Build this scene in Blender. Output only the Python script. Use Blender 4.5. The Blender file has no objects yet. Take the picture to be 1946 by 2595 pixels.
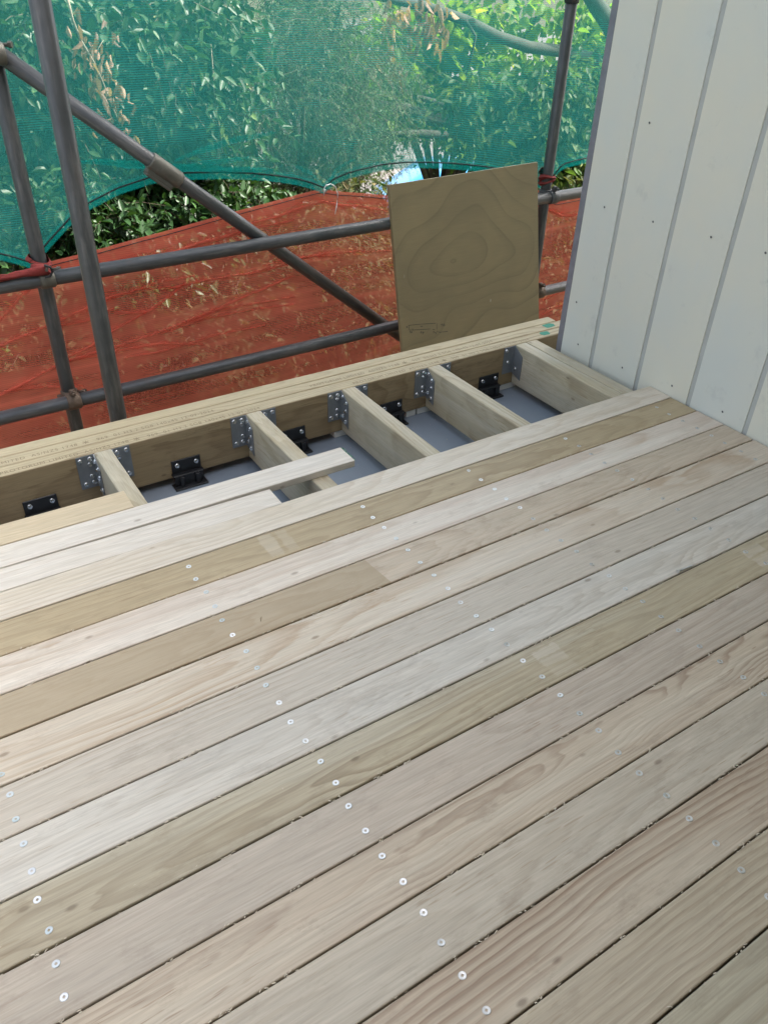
import bpy, bmesh, math, random
import numpy as np
from mathutils import Vector, Matrix

# ------------------------------------------------------------------ camera
PITCH, YAW, ROLL, FPX = 0.6166, 0.5869, 0.0332, 2010.6
CAM = Vector((0.0, -1.6561, 1.0379))
W0, H0 = 1946.0, 2595.0
cp, sp, cy_, sy_ = math.cos(PITCH), math.sin(PITCH), math.cos(YAW), math.sin(YAW)
FWD = Vector((sy_*cp, cy_*cp, -sp))
_r = Vector((cy_, -sy_, 0.0)); _u = _r.cross(FWD)
RIGHT = _r*math.cos(ROLL) + _u*math.sin(ROLL)
UP = -_r*math.sin(ROLL) + _u*math.cos(ROLL)
scene = bpy.context.scene
col = scene.collection
cam_data = bpy.data.cameras.new('camera')
cam = bpy.data.objects.new('camera', cam_data); col.objects.link(cam)
M = Matrix((RIGHT, UP, -FWD)).transposed().to_4x4(); M.translation = CAM
cam.matrix_world = M
cam_data.sensor_fit = 'HORIZONTAL'; cam_data.sensor_width = 36.0
cam_data.lens = FPX / W0 * 36.0
cam_data.clip_start = 0.02; cam_data.clip_end = 600.0
scene.camera = cam

# ------------------------------------------------------------------ world, sun, exposure
SUN_EL, SUN_AZ = math.radians(52), math.radians(112)     # azimuth clockwise from +Y
world = bpy.data.worlds.new('World'); scene.world = world; world.use_nodes = True
wn = world.node_tree
bg = wn.nodes['Background']
sky = wn.nodes.new('ShaderNodeTexSky'); sky.sky_type = 'NISHITA'; sky.sun_disc = False
sky.sun_elevation = SUN_EL; sky.sun_rotation = SUN_AZ
sky.air_density = 1.0; sky.dust_density = 7.0; sky.ozone_density = 0.6
hs = wn.nodes.new('ShaderNodeHueSaturation'); hs.inputs['Saturation'].default_value = 0.45   # thin bright haze greys the blue
wn.links.new(sky.outputs[0], hs.inputs['Color']); wn.links.new(hs.outputs[0], bg.inputs[0]); bg.inputs[1].default_value = 0.15
sun_data = bpy.data.lights.new('sun', 'SUN'); sun_data.energy = 3.4; sun_data.angle = math.radians(0.6)
sun_data.color = (1.0, 0.95, 0.86)
sun = bpy.data.objects.new('sun', sun_data); col.objects.link(sun)
sdir = Vector((math.sin(SUN_AZ)*math.cos(SUN_EL), math.cos(SUN_AZ)*math.cos(SUN_EL), math.sin(SUN_EL)))
sun.rotation_euler = sdir.to_track_quat('Z', 'Y').to_euler(); sun.location = sdir*30
scene.view_settings.view_transform = 'Standard'; scene.view_settings.look = 'None'
scene.view_settings.gamma = 1.0; scene.view_settings.use_curve_mapping = False
scene.view_settings.exposure = 2.0
scene.render.engine = 'CYCLES'
scene.cycles.transparent_max_bounces = 24
scene.cycles.max_bounces = 8

rng = random.Random(11)
nrg = np.random.default_rng(7)

# ------------------------------------------------------------------ pixel -> point on a known plane
def ray(px, py):
    return RIGHT*((px-W0/2)/FPX) - UP*((py-H0/2)/FPX) + FWD
def aty(px, py, y):
    d = ray(px, py); return CAM + d*((y-CAM.y)/d.y)
def atz(px, py, z):
    d = ray(px, py); return CAM + d*((z-CAM.z)/d.z)

# ------------------------------------------------------------------ helpers
def tag(o, label=None, cat=None, group=None, kind=None):
    if label: o['label'] = label
    if cat: o['category'] = cat
    if group: o['group'] = group
    if kind: o['kind'] = kind
    return o
def empty(name, loc=(0, 0, 0)):
    o = bpy.data.objects.new(name, None); col.objects.link(o); o.location = loc
    o.empty_display_size = 0.1
    return o
def put(name, me, parent=None, loc=(0, 0, 0), rot=(0, 0, 0), mat=None):
    o = bpy.data.objects.new(name, me); col.objects.link(o)
    o.location = loc; o.rotation_euler = rot
    if mat is not None and not me.materials: me.materials.append(mat)
    if parent is not None:
        o.parent = parent                       # parents sit unrotated; children in parent space
    return o
def bm_mesh(bm, name, mat=None, smooth=False):
    me = bpy.data.meshes.new(name); bm.to_mesh(me); bm.free()
    if mat is not None: me.materials.append(mat)
    if smooth:
        me.polygons.foreach_set('use_smooth', [True]*len(me.polygons))
    return me
def box_bm(sx, sy, sz, bevel=0.0, seg=2, bm=None, off=(0, 0, 0)):
    b = bmesh.new()
    bmesh.ops.create_cube(b, size=1.0)
    for v in b.verts: v.co = Vector((v.co.x*sx, v.co.y*sy, v.co.z*sz))
    if bevel: bmesh.ops.bevel(b, geom=b.edges[:], offset=bevel, segments=seg, affect='EDGES', profile=0.5)
    for v in b.verts: v.co += Vector(off)
    if bm is None: return b
    merge(bm, b); return bm
def merge(dst, src, mtx=None):
    idx = {}
    for v in src.verts: idx[v] = dst.verts.new(mtx @ v.co if mtx else v.co)
    for f in src.faces:
        try:
            nf = dst.faces.new([idx[v] for v in f.verts]); nf.smooth = f.smooth; nf.material_index = f.material_index
        except ValueError: pass
    src.free()
def box_mesh(name, sx, sy, sz, mat, bevel=0.0, seg=2, smooth=False):
    return bm_mesh(box_bm(sx, sy, sz, bevel, seg), name, mat, smooth)
def tube_bm(pts, rads, n=12, bm=None, cap=True):
    bm = bm or bmesh.new()
    pts = [Vector(p) for p in pts]; rings = []
    up = Vector((0.13, 0.31, 0.94))
    for i, p in enumerate(pts):
        d = (pts[min(i+1, len(pts)-1)] - pts[max(i-1, 0)]).normalized()
        a = d.cross(up)
        if a.length < 0.05: a = d.cross(Vector((1, 0, 0)))
        a.normalize(); b = d.cross(a).normalized()
        r = rads[i] if isinstance(rads, (list, tuple)) else rads
        rings.append([bm.verts.new(p + (a*math.cos(2*math.pi*k/n) + b*math.sin(2*math.pi*k/n))*r) for k in range(n)])
    for i in range(len(rings)-1):
        for k in range(n):
            f = bm.faces.new((rings[i][k], rings[i][(k+1) % n], rings[i+1][(k+1) % n], rings[i+1][k])); f.smooth = True
    if cap:
        try:
            bm.faces.new(rings[0][::-1]); bm.faces.new(rings[-1])
        except ValueError: pass
    return bm
def pydata(name, verts, faces, mat=None):
    me = bpy.data.meshes.new(name); me.from_pydata([tuple(v) for v in verts], [], faces); me.update()
    if mat is not None: me.materials.append(mat)
    return me

# ------------------------------------------------------------------ material helpers
def srgb(r, g, b):
    f = lambda c: (c/255/12.92) if c/255 <= 0.04045 else ((c/255+0.055)/1.055)**2.4
    return (f(r), f(g), f(b), 1.0)
class NT:
    def __init__(self, name):
        self.m = bpy.data.materials.new(name); self.m.use_nodes = True
        self.t = self.m.node_tree; self.p = self.t.nodes['Principled BSDF']; self.out = self.t.nodes['Material Output']
    def n(self, typ, **kw):
        nd = self.t.nodes.new(typ)
        for k, v in kw.items():
            if k.startswith('i_'):
                key = k[2:].replace('_', ' ')
                nd.inputs[key].default_value = v
            else: setattr(nd, k, v)
        return nd
    def l(self, a, b): self.t.links.new(a, b)
    def math(self, op, a, b=None, clamp=False):
        nd = self.t.nodes.new('ShaderNodeMath'); nd.operation = op; nd.use_clamp = clamp
        for i, v in enumerate((a, b)):
            if v is None: continue
            if isinstance(v, (int, float)): nd.inputs[i].default_value = v
            else: self.l(v, nd.inputs[i])
        return nd.outputs[0]
    def ramp(self, fac, stops, interp='LINEAR'):
        nd = self.t.nodes.new('ShaderNodeValToRGB'); cr = nd.color_ramp; cr.interpolation = interp
        while len(cr.elements) > len(stops): cr.elements.remove(cr.elements[-1])
        while len(cr.elements) < len(stops): cr.elements.new(0.5)
        for e, (p, c) in zip(cr.elements, stops):
            e.position = p; e.color = c if hasattr(c, '__len__') else (c, c, c, 1)
        self.l(fac, nd.inputs[0]); return nd.outputs[0]
    def mix(self, fac, a, b, blend='MIX'):
        nd = self.t.nodes.new('ShaderNodeMix'); nd.data_type = 'RGBA'; nd.blend_type = blend
        for key, v in ((0, fac), (6, a), (7, b)):
            if isinstance(v, (int, float)): nd.inputs[key].default_value = v
            elif hasattr(v, '__len__'): nd.inputs[key].default_value = v
            else: self.l(v, nd.inputs[key])
        return nd.outputs[2]
    def mapping(self, vec, scale=(1, 1, 1), loc=(0, 0, 0), rot=(0, 0, 0)):
        nd = self.t.nodes.new('ShaderNodeMapping')
        nd.inputs['Scale'].default_value = scale; nd.inputs['Location'].default_value = loc; nd.inputs['Rotation'].default_value = rot
        self.l(vec, nd.inputs['Vector']); return nd.outputs[0]
    def noise(self, vec, scale=1.0, detail=3.0, rough=0.55, dist=0.0):
        nd = self.t.nodes.new('ShaderNodeTexNoise')
        nd.inputs['Scale'].default_value = scale; nd.inputs['Detail'].default_value = detail
        nd.inputs['Roughness'].default_value = rough; nd.inputs['Distortion'].default_value = dist
        if vec is not None: self.l(vec, nd.inputs['Vector'])
        return nd.outputs['Fac']
    def coord(self, which='Object'):
        return self.t.nodes.new('ShaderNodeTexCoord').outputs[which]
    def set(self, **kw):
        for k, v in kw.items():
            inp = self.p.inputs[k.replace('_', ' ')]
            if isinstance(v, (int, float)) or hasattr(v, '__len__'): inp.default_value = v
            else: self.l(v, inp)
    def bump(self, h, strength=0.3, distance=0.002):
        nd = self.t.nodes.new('ShaderNodeBump'); nd.inputs['Strength'].default_value = strength
        nd.inputs['Distance'].default_value = distance
        self.l(h, nd.inputs['Height']); self.l(nd.outputs[0], self.p.inputs['Normal'])

def wood(name, base, dark, seed, ring=0.011, depth=0.02, wander=0.05, contrast=0.6, tint=None,
         rough=0.5, patches=(), axis='X', tilt=0.02, split=None, blot=0.35, pale=None):
    """pine: rings round a pith that wanders along the piece, fine fibre, streaks, handling marks"""
    t = NT(name); r = random.Random(seed)
    co = t.coord('Object')
    if axis == 'Y': co = t.mapping(co, rot=(0, 0, math.radians(90)))
    if axis == 'Z': co = t.mapping(co, rot=(0, math.radians(90), 0))
    sv = (r.uniform(-40, 40), r.uniform(-40, 40), r.uniform(-40, 40))
    sep = t.n('ShaderNodeSeparateXYZ'); t.l(co, sep.inputs[0])
    w1 = t.noise(t.mapping(co, (2.1, 6, 6), sv), 1.0, 2.0, 0.5)
    w2 = t.noise(t.mapping(co, (5.5, 22, 22), (sv[1], sv[2], sv[0])), 1.0, 3.0, 0.55)
    y0 = r.choice((-1, 1))*r.uniform(0.0, 0.055); zs = r.choice((-1, 1))*r.uniform(0.03, 0.075)
    yy = t.math('ADD', sep.outputs[1], t.math('ADD', t.math('MULTIPLY', sep.outputs[0], tilt), y0))
    yy = t.math('ADD', yy, t.math('MULTIPLY', t.math('SUBTRACT', w1, 0.5), wander*1.2))
    zz = t.math('ADD', t.math('MULTIPLY', t.math('SUBTRACT', w1, 0.5), -wander*1.0), t.math('ADD', t.math('MULTIPLY', sep.outputs[0], zs), depth))
    zz = t.math('ADD', zz, t.math('MULTIPLY', t.math('SUBTRACT', w2, 0.5), 0.018))
    rr = t.math('SQRT', t.math('ADD', t.math('MULTIPLY', yy, yy), t.math('MULTIPLY', zz, zz)))
    rr = t.math('ADD', rr, t.math('MULTIPLY', w2, 0.010))
    fr = t.math('FRACT', t.math('DIVIDE', rr, ring))
    g = t.ramp(fr, [(0.0, 0.0), (0.35, 0.10), (0.72, 0.75), (0.86, 1.0), (1.0, 0.0)], 'EASE')
    patchy = t.ramp(t.noise(t.mapping(co, (0.9, 7, 7), (sv[2], sv[0], sv[1])), 1.4, 2.0), [(0.32, 0.25), (0.68, 1.0)])
    g = t.math('MULTIPLY', g, patchy)
    c = t.mix(t.math('MULTIPLY', g, min(1.0, contrast*1.45), True), base, dark)
    # broad tone drift along the board
    drift = t.noise(t.mapping(co, (1.1, 3.5, 3.5), (sv[1], sv[0], sv[2])), 1.6, 3.0, 0.6)
    if tint is not None:
        c = t.mix(t.math('MULTIPLY', t.ramp(drift, [(0.4, 0.0), (0.66, 1.0)]), 0.65), c, tint)
    if pale is not None:
        c = t.mix(t.math('MULTIPLY', t.ramp(t.noise(t.mapping(co, (0.8, 14, 14), sv), 1.2, 2.0), [(0.5, 0.0), (0.62, 1.0)]), 0.6), c, pale)
    # mid streaks following the grain
    st1 = t.noise(t.mapping(co, (1.6, 75, 75), (sv[2]+5, sv[0], sv[1])), 1.0, 3.0, 0.6, 0.25)
    c = t.mix(t.math('MULTIPLY', t.ramp(st1, [(0.42, 0.0), (0.72, 1.0)]), 0.20*blot/0.4), c, dark)
    st2 = t.noise(t.mapping(co, (0.7, 34, 34), (sv[1]+8, sv[2], sv[0])), 1.0, 2.0, 0.5, 0.3)
    c = t.mix(t.math('MULTIPLY', t.ramp(st2, [(0.45, 0.0), (0.7, 1.0)]), 0.22), c, (min(1, base[0]*1.16), min(1, base[1]*1.15), min(1, base[2]*1.15), 1))
    # fine fibre and short dark resin ducts
    fib = t.noise(t.mapping(co, (14, 360, 360), sv), 1.0, 2.0, 0.6)
    c = t.mix(0.42, c, t.ramp(fib, [(0.3, 0.5), (0.7, 1.0)]), 'MULTIPLY')
    duct = t.ramp(t.noise(t.mapping(co, (22, 270, 270), (sv[0]+3, sv[1], sv[2])), 1.0, 1.0, 0.4), [(0.64, 0.0), (0.70, 1.0)])
    ductm = t.ramp(t.noise(t.mapping(co, (3, 10, 10), (sv[0]-7, sv[1], sv[2])), 1.0, 2.0), [(0.45, 0.0), (0.65, 1.0)])
    c = t.mix(t.math('MULTIPLY', t.math('MULTIPLY', duct, ductm), 0.7), c, dark)
    # small dark pin knots and dents
    kn = t.n('ShaderNodeTexVoronoi', feature='F1'); kn.inputs['Scale'].default_value = 1.0
    t.l(t.mapping(co, (7, 15, 15), (sv[2]+1, sv[1], sv[0])), kn.inputs['Vector'])
    kk = t.ramp(kn.outputs['Distance'], [(0.035, 1.0), (0.075, 0.0)])
    c = t.mix(t.math('MULTIPLY', kk, 0.55), c, (dark[0]*0.4, dark[1]*0.36, dark[2]*0.34, 1))
    # handling dirt, greyish smudges
    sm = t.ramp(t.noise(t.mapping(co, (6, 14, 14), (sv[0]+9, sv[1], sv[2])), 1.6, 7.0, 0.75), [(0.54, 0.0), (0.70, 1.0)])
    c = t.mix(t.math('MULTIPLY', sm, blot), c, (dark[0]*0.75, dark[1]*0.78, dark[2]*0.85, 1))
    if split is not None:      # the part that lay under another board kept its darker tone
        xs, cl = split
        mk = t.math('LESS_THAN', t.math('ADD', sep.outputs[0], t.math('MULTIPLY', sep.outputs[1], 0.1)), xs)
        c = t.mix(t.math('MULTIPLY', mk, 0.62), c, cl)
    if patches:
        pn = t.math('MULTIPLY', t.math('SUBTRACT', t.noise(co, 55.0, 3.0), 0.5), 0.016)
        pxn = t.math('ADD', sep.outputs[0], pn); pyn = t.math('ADD', sep.outputs[1], pn)
    for (xa, xb, ya, yb, amt) in patches:
        def edge(v, e0, e1):
            mr = t.n('ShaderNodeMapRange', interpolation_type='SMOOTHSTEP'); t.l(v, mr.inputs[0])
            mr.inputs[1].default_value = e0; mr.inputs[2].default_value = e1; return mr.outputs[0]
        mk = t.math('MULTIPLY', edge(pxn, xa-.003, xa+.003), edge(pxn, xb+.003, xb-.003))
        mk = t.math('MULTIPLY', mk, t.math('MULTIPLY', edge(pyn, ya-.003, ya+.003), edge(pyn, yb+.003, yb-.003)))
        mk = t.math('MULTIPLY', mk, t.ramp(w2, [(0.3, 0.25), (0.7, 1.0)]))
        c = t.mix(t.math('MULTIPLY', mk, amt), c, (0.62, 0.55, 0.46, 1))
    t.set(Base_Color=c, Roughness=t.ramp(fib, [(0.2, rough-0.08), (0.8, rough+0.12)]), Specular_IOR_Level=0.5)
    t.bump(t.math('ADD', t.math('MULTIPLY', fib, 0.6), t.math('MULTIPLY', g, -0.5)), 0.35, 0.0007)
    return t.m

def metal(name, base, rough=0.35, metallic=0.9, wear=0.3, streak=(1, 1, 1), wearcol=(0.5, 0.5, 0.5, 1), scale=30):
    t = NT(name); co = t.coord('Object')
    nz = t.noise(t.mapping(co, streak), scale, 4.0, 0.65)
    c = t.mix(t.math('MULTIPLY', t.ramp(nz, [(0.5, 0.0), (0.75, 1.0)]), wear), base, wearcol)
    c = t.mix(0.45, c, t.ramp(t.noise(co, scale*0.3, 3.0), [(0.3, 0.55), (0.7, 1.0)]), 'MULTIPLY')
    sp2 = t.ramp(t.noise(t.mapping(co, (1, 1, 0.8) if streak[2] < 0.5 else (1, 1, 1)), scale*0.8, 5.0, 0.7), [(0.70, 0.0), (0.76, 1.0)])
    c = t.mix(t.math('MULTIPLY', sp2, wear*1.2, True), c, (min(1, wearcol[0]*2.0), min(1, wearcol[1]*2.0), min(1, wearcol[2]*1.95), 1))
    rs = t.ramp(t.noise(t.mapping(co, (1, 1, 0.5), (4, 7, 2)), scale*0.22, 5.0, 0.7), [(0.58, 0.0), (0.72, 1.0)])
    c = t.mix(t.math('MULTIPLY', rs, wear*0.8), c, (0.075, 0.055, 0.042, 1))
    t.set(Base_Color=c, Metallic=t.math('SUBTRACT', metallic, t.math('MULTIPLY', t.math('MAXIMUM', sp2, rs), metallic*0.6)), Roughness=t.ramp(nz, [(0.3, rough-0.07), (0.75, rough+0.15)]))
    t.bump(nz, 0.15, 0.001)
    return t.m

def plain(name, c, rough=0.5, metallic=0.0, var=0.15, scale=20, spec=0.5):
    t = NT(name); co = t.coord('Object')
    nz = t.noise(co, scale, 4.0, 0.6)
    cc = t.mix(var, c, t.ramp(nz, [(0.3, 0.3), (0.7, 1.0)]), 'MULTIPLY')
    t.set(Base_Color=cc, Roughness=rough, Metallic=metallic, Specular_IOR_Level=spec)
    return t.m

def leafmat(name, stops, trans=0.35, rough=0.35, tint=1.0, spec=0.5):
    """each leaf carries its own tone in the attribute 'tone'"""
    t = NT(name)
    at = t.n('ShaderNodeAttribute', attribute_name='tone')
    c = t.ramp(at.outputs['Fac'], stops)
    t.set(Base_Color=c, Roughness=rough, Specular_IOR_Level=spec)
    tr = t.n('ShaderNodeBsdfTranslucent'); t.l(t.mix(1.0, c, (1.25, 1.35, 0.55, 1), 'MULTIPLY'), tr.inputs[0])
    mx = t.n('ShaderNodeMixShader'); mx.inputs[0].default_value = trans
    t.l(t.p.outputs[0], mx.inputs[1]); t.l(tr.outputs[0], mx.inputs[2]); t.l(mx.outputs[0], t.out.inputs[0])
    return t.m

def netmat(name, colr, cover, trans=0.55, lines=900.0, drape=0.0):
    """knitted shade cloth: yarn that scatters and passes light, open holes between"""
    t = NT(name); co = t.coord('Object')
    t.t.nodes.remove(t.p)
    nz = t.noise(t.mapping(co, (2.0, 2.0, 5.0)), 1.5, 4.0, 0.6)
    wv = t.n('ShaderNodeTexWave', wave_type='BANDS', bands_direction='Z'); wv.inputs['Scale'].default_value = lines/20
    wv.inputs['Distortion'].default_value = 2.0; wv.inputs['Detail'].default_value = 1.0; wv.inputs['Detail Scale'].default_value = 0.3
    t.l(co, wv.inputs['Vector'])
    fac = t.math('ADD', t.ramp(nz, [(0.3, cover-0.09), (0.7, cover+0.08)]), t.math('MULTIPLY', t.math('SUBTRACT', wv.outputs['Fac'], 0.5), 0.10), True)
    if drape:      # yarn pulled together along the slanting creases
        dn = t.noise(t.mapping(co, (0.55, 1.0, 10.0), rot=(0, math.radians(21), 0)), 1.6, 4.0, 0.6, 0.5)
        fac = t.math('ADD', fac, t.ramp(dn, [(0.36, 0.0), (0.56, drape), (0.70, drape*2.5)]), True)
    cc = t.mix(0.35, colr, t.ramp(t.noise(co, 6.0, 3.0), [(0.3, 0.6), (0.7, 1.0)]), 'MULTIPLY')
    df = t.n('ShaderNodeBsdfDiffuse'); tl = t.n('ShaderNodeBsdfTranslucent'); tp = t.n('ShaderNodeBsdfTransparent')
    t.l(cc, df.inputs[0]); t.l(cc, tl.inputs[0])
    m1 = t.n('ShaderNodeMixShader'); m1.inputs[0].default_value = trans
    t.l(df.outputs[0], m1.inputs[1]); t.l(tl.outputs[0], m1.inputs[2])
    m2 = t.n('ShaderNodeMixShader'); t.l(fac, m2.inputs[0])
    t.l(tp.outputs[0], m2.inputs[1]); t.l(m1.outputs[0], m2.inputs[2]); t.l(m2.outputs[0], t.out.inputs[0])
    return t.m

# ------------------------------------------------------------------ shared materials
GALV = metal('galvanised_tube', (0.085, 0.09, 0.094, 1), 0.40, 0.5, 0.7, (1, 1, 0.10), (0.21, 0.205, 0.195, 1), 70)
GALVX = metal('galvanised_rail', (0.19, 0.20, 0.21, 1), 0.33, 0.8, 0.35, (0.12, 1, 1), (0.4, 0.4, 0.4, 1), 60)
RUST = metal('rusty_coupler', (0.13, 0.095, 0.07, 1), 0.6, 0.4, 0.6, (1, 1, 1), (0.24, 0.19, 0.15, 1), 90)
ZINC = metal('zinc_plate', (0.25, 0.27, 0.29, 1), 0.36, 0.45, 0.35, (1, 1, 1), (0.36, 0.38, 0.40, 1), 60)
BOLT = metal('bright_zinc_bolt', (0.82, 0.83, 0.84, 1), 0.2, 1.0, 0.2, (1, 1, 1), (0.6, 0.6, 0.6, 1), 80)
SCREW = metal('stainless_screw', (0.72, 0.72, 0.72, 1), 0.34, 1.0, 0.4, (1, 1, 1), (0.55, 0.55, 0.55, 1), 200)
BLACKP = plain('black_coated_steel', (0.016, 0.017, 0.020, 1), 0.42, 0.0, 0.3, 60)
CONC = plain('concrete', (0.5, 0.48, 0.45, 1), 0.9, 0, 0.35, 1.2)

# ================================================================== GROUND
GZ = -2.9
def ground_mat():
    t = NT('soil_and_litter'); co = t.coord('Object')
    a = t.noise(co, 0.9, 6.0, 0.65); b = t.noise(co, 14.0, 5.0, 0.7)
    c = t.ramp(a, [(0.35, (0.045, 0.05, 0.02, 1)), (0.5, (0.085, 0.065, 0.035, 1)), (0.65, (0.05, 0.075, 0.025, 1))])
    c = t.mix(0.6, c, t.ramp(b, [(0.3, 0.35), (0.7, 1.0)]), 'MULTIPLY')
    t.set(Base_Color=c, Roughness=0.95); t.bump(b, 0.6, 0.05); return t.m
gs = 220.0
g = put('ground', pydata('ground', [(-gs, -gs, 0), (gs, -gs, 0), (gs, gs, 0), (-gs, gs, 0)], [(0, 1, 2, 3)], ground_mat()), loc=(0, 0, GZ))
tag(g, 'brown soil and leaf litter on the ground below the deck', 'ground', kind='structure')
# pale paved yard beyond the trees, touched by the gap between board and net
pc = atz(1120, 400, GZ)
yard_pts = [(pc.x-4.2, pc.y-4.0), (pc.x+4.5, pc.y-6.5), (pc.x+34, pc.y+20), (pc.x+22, pc.y+40), (pc.x+6, pc.y+30), (pc.x-5.5, pc.y+8)]
yb = bmesh.new()
lo = [yb.verts.new((x, y, GZ+0.004)) for x, y in yard_pts]
f = yb.faces.new(lo)
d = put('driveway', bm_mesh(yb, 'driveway', plain('pale_paving', (0.135, 0.122, 0.12, 1), 0.85, 0, 0.3, 0.8)))
tag(d, 'pale sunlit concrete paving beyond the trees', 'driveway', kind='structure')

# ================================================================== HOUSE (wall on the right, lower storey below the deck)
WX = 1.846
house = empty('clad_house', (WX, 0, GZ))
tag(house, 'house with pale grey-green vertical board cladding beside the deck', 'house')
def hput(name, me, loc, rot=(0, 0, 0)):
    return put(name, me, house, (loc[0]-WX, loc[1], loc[2]-GZ), rot)
def paint():
    t = NT('pale_green_paint'); co = t.coord('Object')
    oi = t.n('ShaderNodeObjectInfo')
    off = t.n('ShaderNodeVectorMath', operation='ADD'); t.l(co, off.inputs[0])
    sc = t.n('ShaderNodeVectorMath', operation='SCALE'); cmb = t.n('ShaderNodeCombineXYZ')
    t.l(oi.outputs['Random'], cmb.inputs[0]); t.l(oi.outputs['Random'], cmb.inputs[1]); t.l(cmb.outputs[0], sc.inputs[0]); sc.inputs['Scale'].default_value = 37
    t.l(sc.outputs[0], off.inputs[1]); v = off.outputs[0]
    big = t.noise(v, 2.2, 4.0, 0.6)
    c = t.mix(t.ramp(big, [(0.35, 0.0), (0.65, 1.0)]), (0.61, 0.64, 0.605, 1), (0.68, 0.665, 0.57, 1))
    sm = t.ramp(t.noise(v, 9.0, 6.0, 0.7), [(0.6, 0.0), (0.75, 1.0)])
    c = t.mix(t.math('MULTIPLY', sm, 0.40), c, (0.38, 0.40, 0.40, 1))
    scuff = t.ramp(t.noise(t.mapping(v, (1, 60, 7), rot=(0.5, 0, 0)), 1.0, 3.0, 0.6), [(0.70, 0.0), (0.76, 1.0)])
    c = t.mix(t.math('MULTIPLY', scuff, 0.6), c, (0.62, 0.65, 0.64, 1))
    fine = t.noise(t.mapping(v, (60, 60, 8)), 6.0, 3.0)
    t.set(Base_Color=c, Roughness=0.55); t.bump(fine, 0.12, 0.0015); return t.m
PAINT = paint()
GROOVE = plain('groove_shade', (0.46, 0.48, 0.465, 1), 0.6, 0, 0.2, 14)  # darker than the boards: shade in the grooves put into the colour
edges = [0.092, -0.045]
while edges[-1] > -4.6: edges.append(edges[-1]-0.191)
WB, WT = -0.172, 3.05
for i in range(len(edges)-1):
    ya, ybb = edges[i], edges[i+1]
    y1 = ya - (0.0072 if i else 0.0); y0 = ybb + 0.0072
    me = box_mesh('cladding_board', 0.018, y1-y0, WT-WB, PAINT, 0.0014, 2)
    o = hput('cladding_board', me, (WX+0.009+rng.uniform(0, 0.0008), (y0+y1)/2, (WT+WB)/2))
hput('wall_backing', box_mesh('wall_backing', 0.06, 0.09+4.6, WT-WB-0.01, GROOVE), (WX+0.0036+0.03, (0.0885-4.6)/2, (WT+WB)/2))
# grey corner flashing standing a little past the last board
fl = box_mesh('corner_flashing', 0.012, 0.026, WT-WB-0.02, plain('grey_flashing', (0.25, 0.26, 0.31, 1), 0.5, 0.3, 0.35, 25), 0.002, 2)
hput('corner_flashing', fl, (WX+0.0105, 0.1065, (WT+WB)/2))
hput('corner_sealant', box_mesh('corner_sealant', 0.006, 0.003, WT-WB-0.03, plain('dark_sealant', (0.05, 0.05, 0.055, 1), 0.8)), (WX+0.006, 0.0932, (WT+WB)/2))
# house body behind the cladding, lower storey, and added pieces that shade the deck
hput('house_core', box_mesh('house_core', 5.0, 7.4, 5.9, PAINT), (WX+0.075+2.5, -7.4/2+0.06, GZ+2.951))
hput('shade_roof', box_mesh('shade_roof', 6.0, 8.6, 0.16, plain('roof_steel', (0.12, 0.13, 0.14, 1), 0.4, 0.3)), (WX+2.55, -3.6, GZ+5.99))  # out of view, added to cast shade over the deck
hput('shade_rear_wall', box_mesh('shade_rear_wall', 6.0, 0.2, 5.9, PAINT), (WX-2.92, -3.3, GZ+2.951))  # unseen, added to cut the sky light behind the camera
hput('shade_rear_eave', box_mesh('shade_rear_eave', 4.36, 1.4, 0.14, PAINT), (WX-2.27, -2.5, 2.55))  # unseen overhang, added and sized to darken the near deck
hput('lower_wall', box_mesh('lower_wall', 4.6, 4.4, 2.68, PAINT), (WX-2.4, -1.95, GZ+1.345))
# nail heads punched into the boards
def nail_dot():
    b = bmesh.new(); bmesh.ops.create_circle(b, cap_ends=True, segments=9, radius=0.0032)
    for v in b.verts: v.co *= rng.uniform(0.75, 1.2)
    return bm_mesh(b, 'nail_hole', plain('punched_nail', (0.11, 0.115, 0.12, 1), 0.8))
ND = nail_dot()
for px, py in [(1532, 524), (1655, 561), (1802, 600), (1465, 872), (1577, 931), (1703, 977), (1831, 1043), (1461, 765), (1646, 310), (1940, 640)]:
    d_ = ray(px, py); p = CAM + d_*((WX-CAM.x)/d_.x)
    hput('nail_hole', ND, (WX-0.0012, p.y, p.z), (0, -math.pi/2, 0))

# ================================================================== MEMBRANE ROOF UNDER THE DECK
MZ = -0.182
def membrane():
    t = NT('grey_membrane'); co = t.coord('Object')
    a = t.noise(co, 3.0, 4.0, 0.6); b = t.noise(co, 60.0, 4.0, 0.7)
    c = t.mix(t.ramp(a, [(0.4, 0.0), (0.7, 1.0)]), (0.195, 0.235, 0.288, 1), (0.228, 0.265, 0.318, 1))
    c = t.mix(t.math('MULTIPLY', t.ramp(b, [(0.62, 0.0), (0.72, 1.0)]), 0.12), c, (0.42, 0.44, 0.48, 1))
    t.set(Base_Color=c, Roughness=t.ramp(a, [(0.3, 0.28), (0.7, 0.42)])); t.bump(t.noise(co, 9, 2), 0.1, 0.004); return t.m
hput('membrane_roof', box_mesh('membrane_roof', 4.62, 4.34, 0.02, membrane(), 0.004), (WX-2.39, -1.90, MZ-0.010))

# ================================================================== DECK
deck = empty('timber_deck', (0, 0, MZ))
tag(deck, 'half laid pine deck with screwed boards on joists and a triple edge beam', 'deck')
def dput(name, me, loc, rot=(0, 0, 0), parent=None):
    return put(name, me, parent or deck, (loc[0], loc[1], loc[2]-MZ), rot)
TH = 0.019
JZ = -TH - 0.0004
PITCHB = 0.0932

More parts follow.
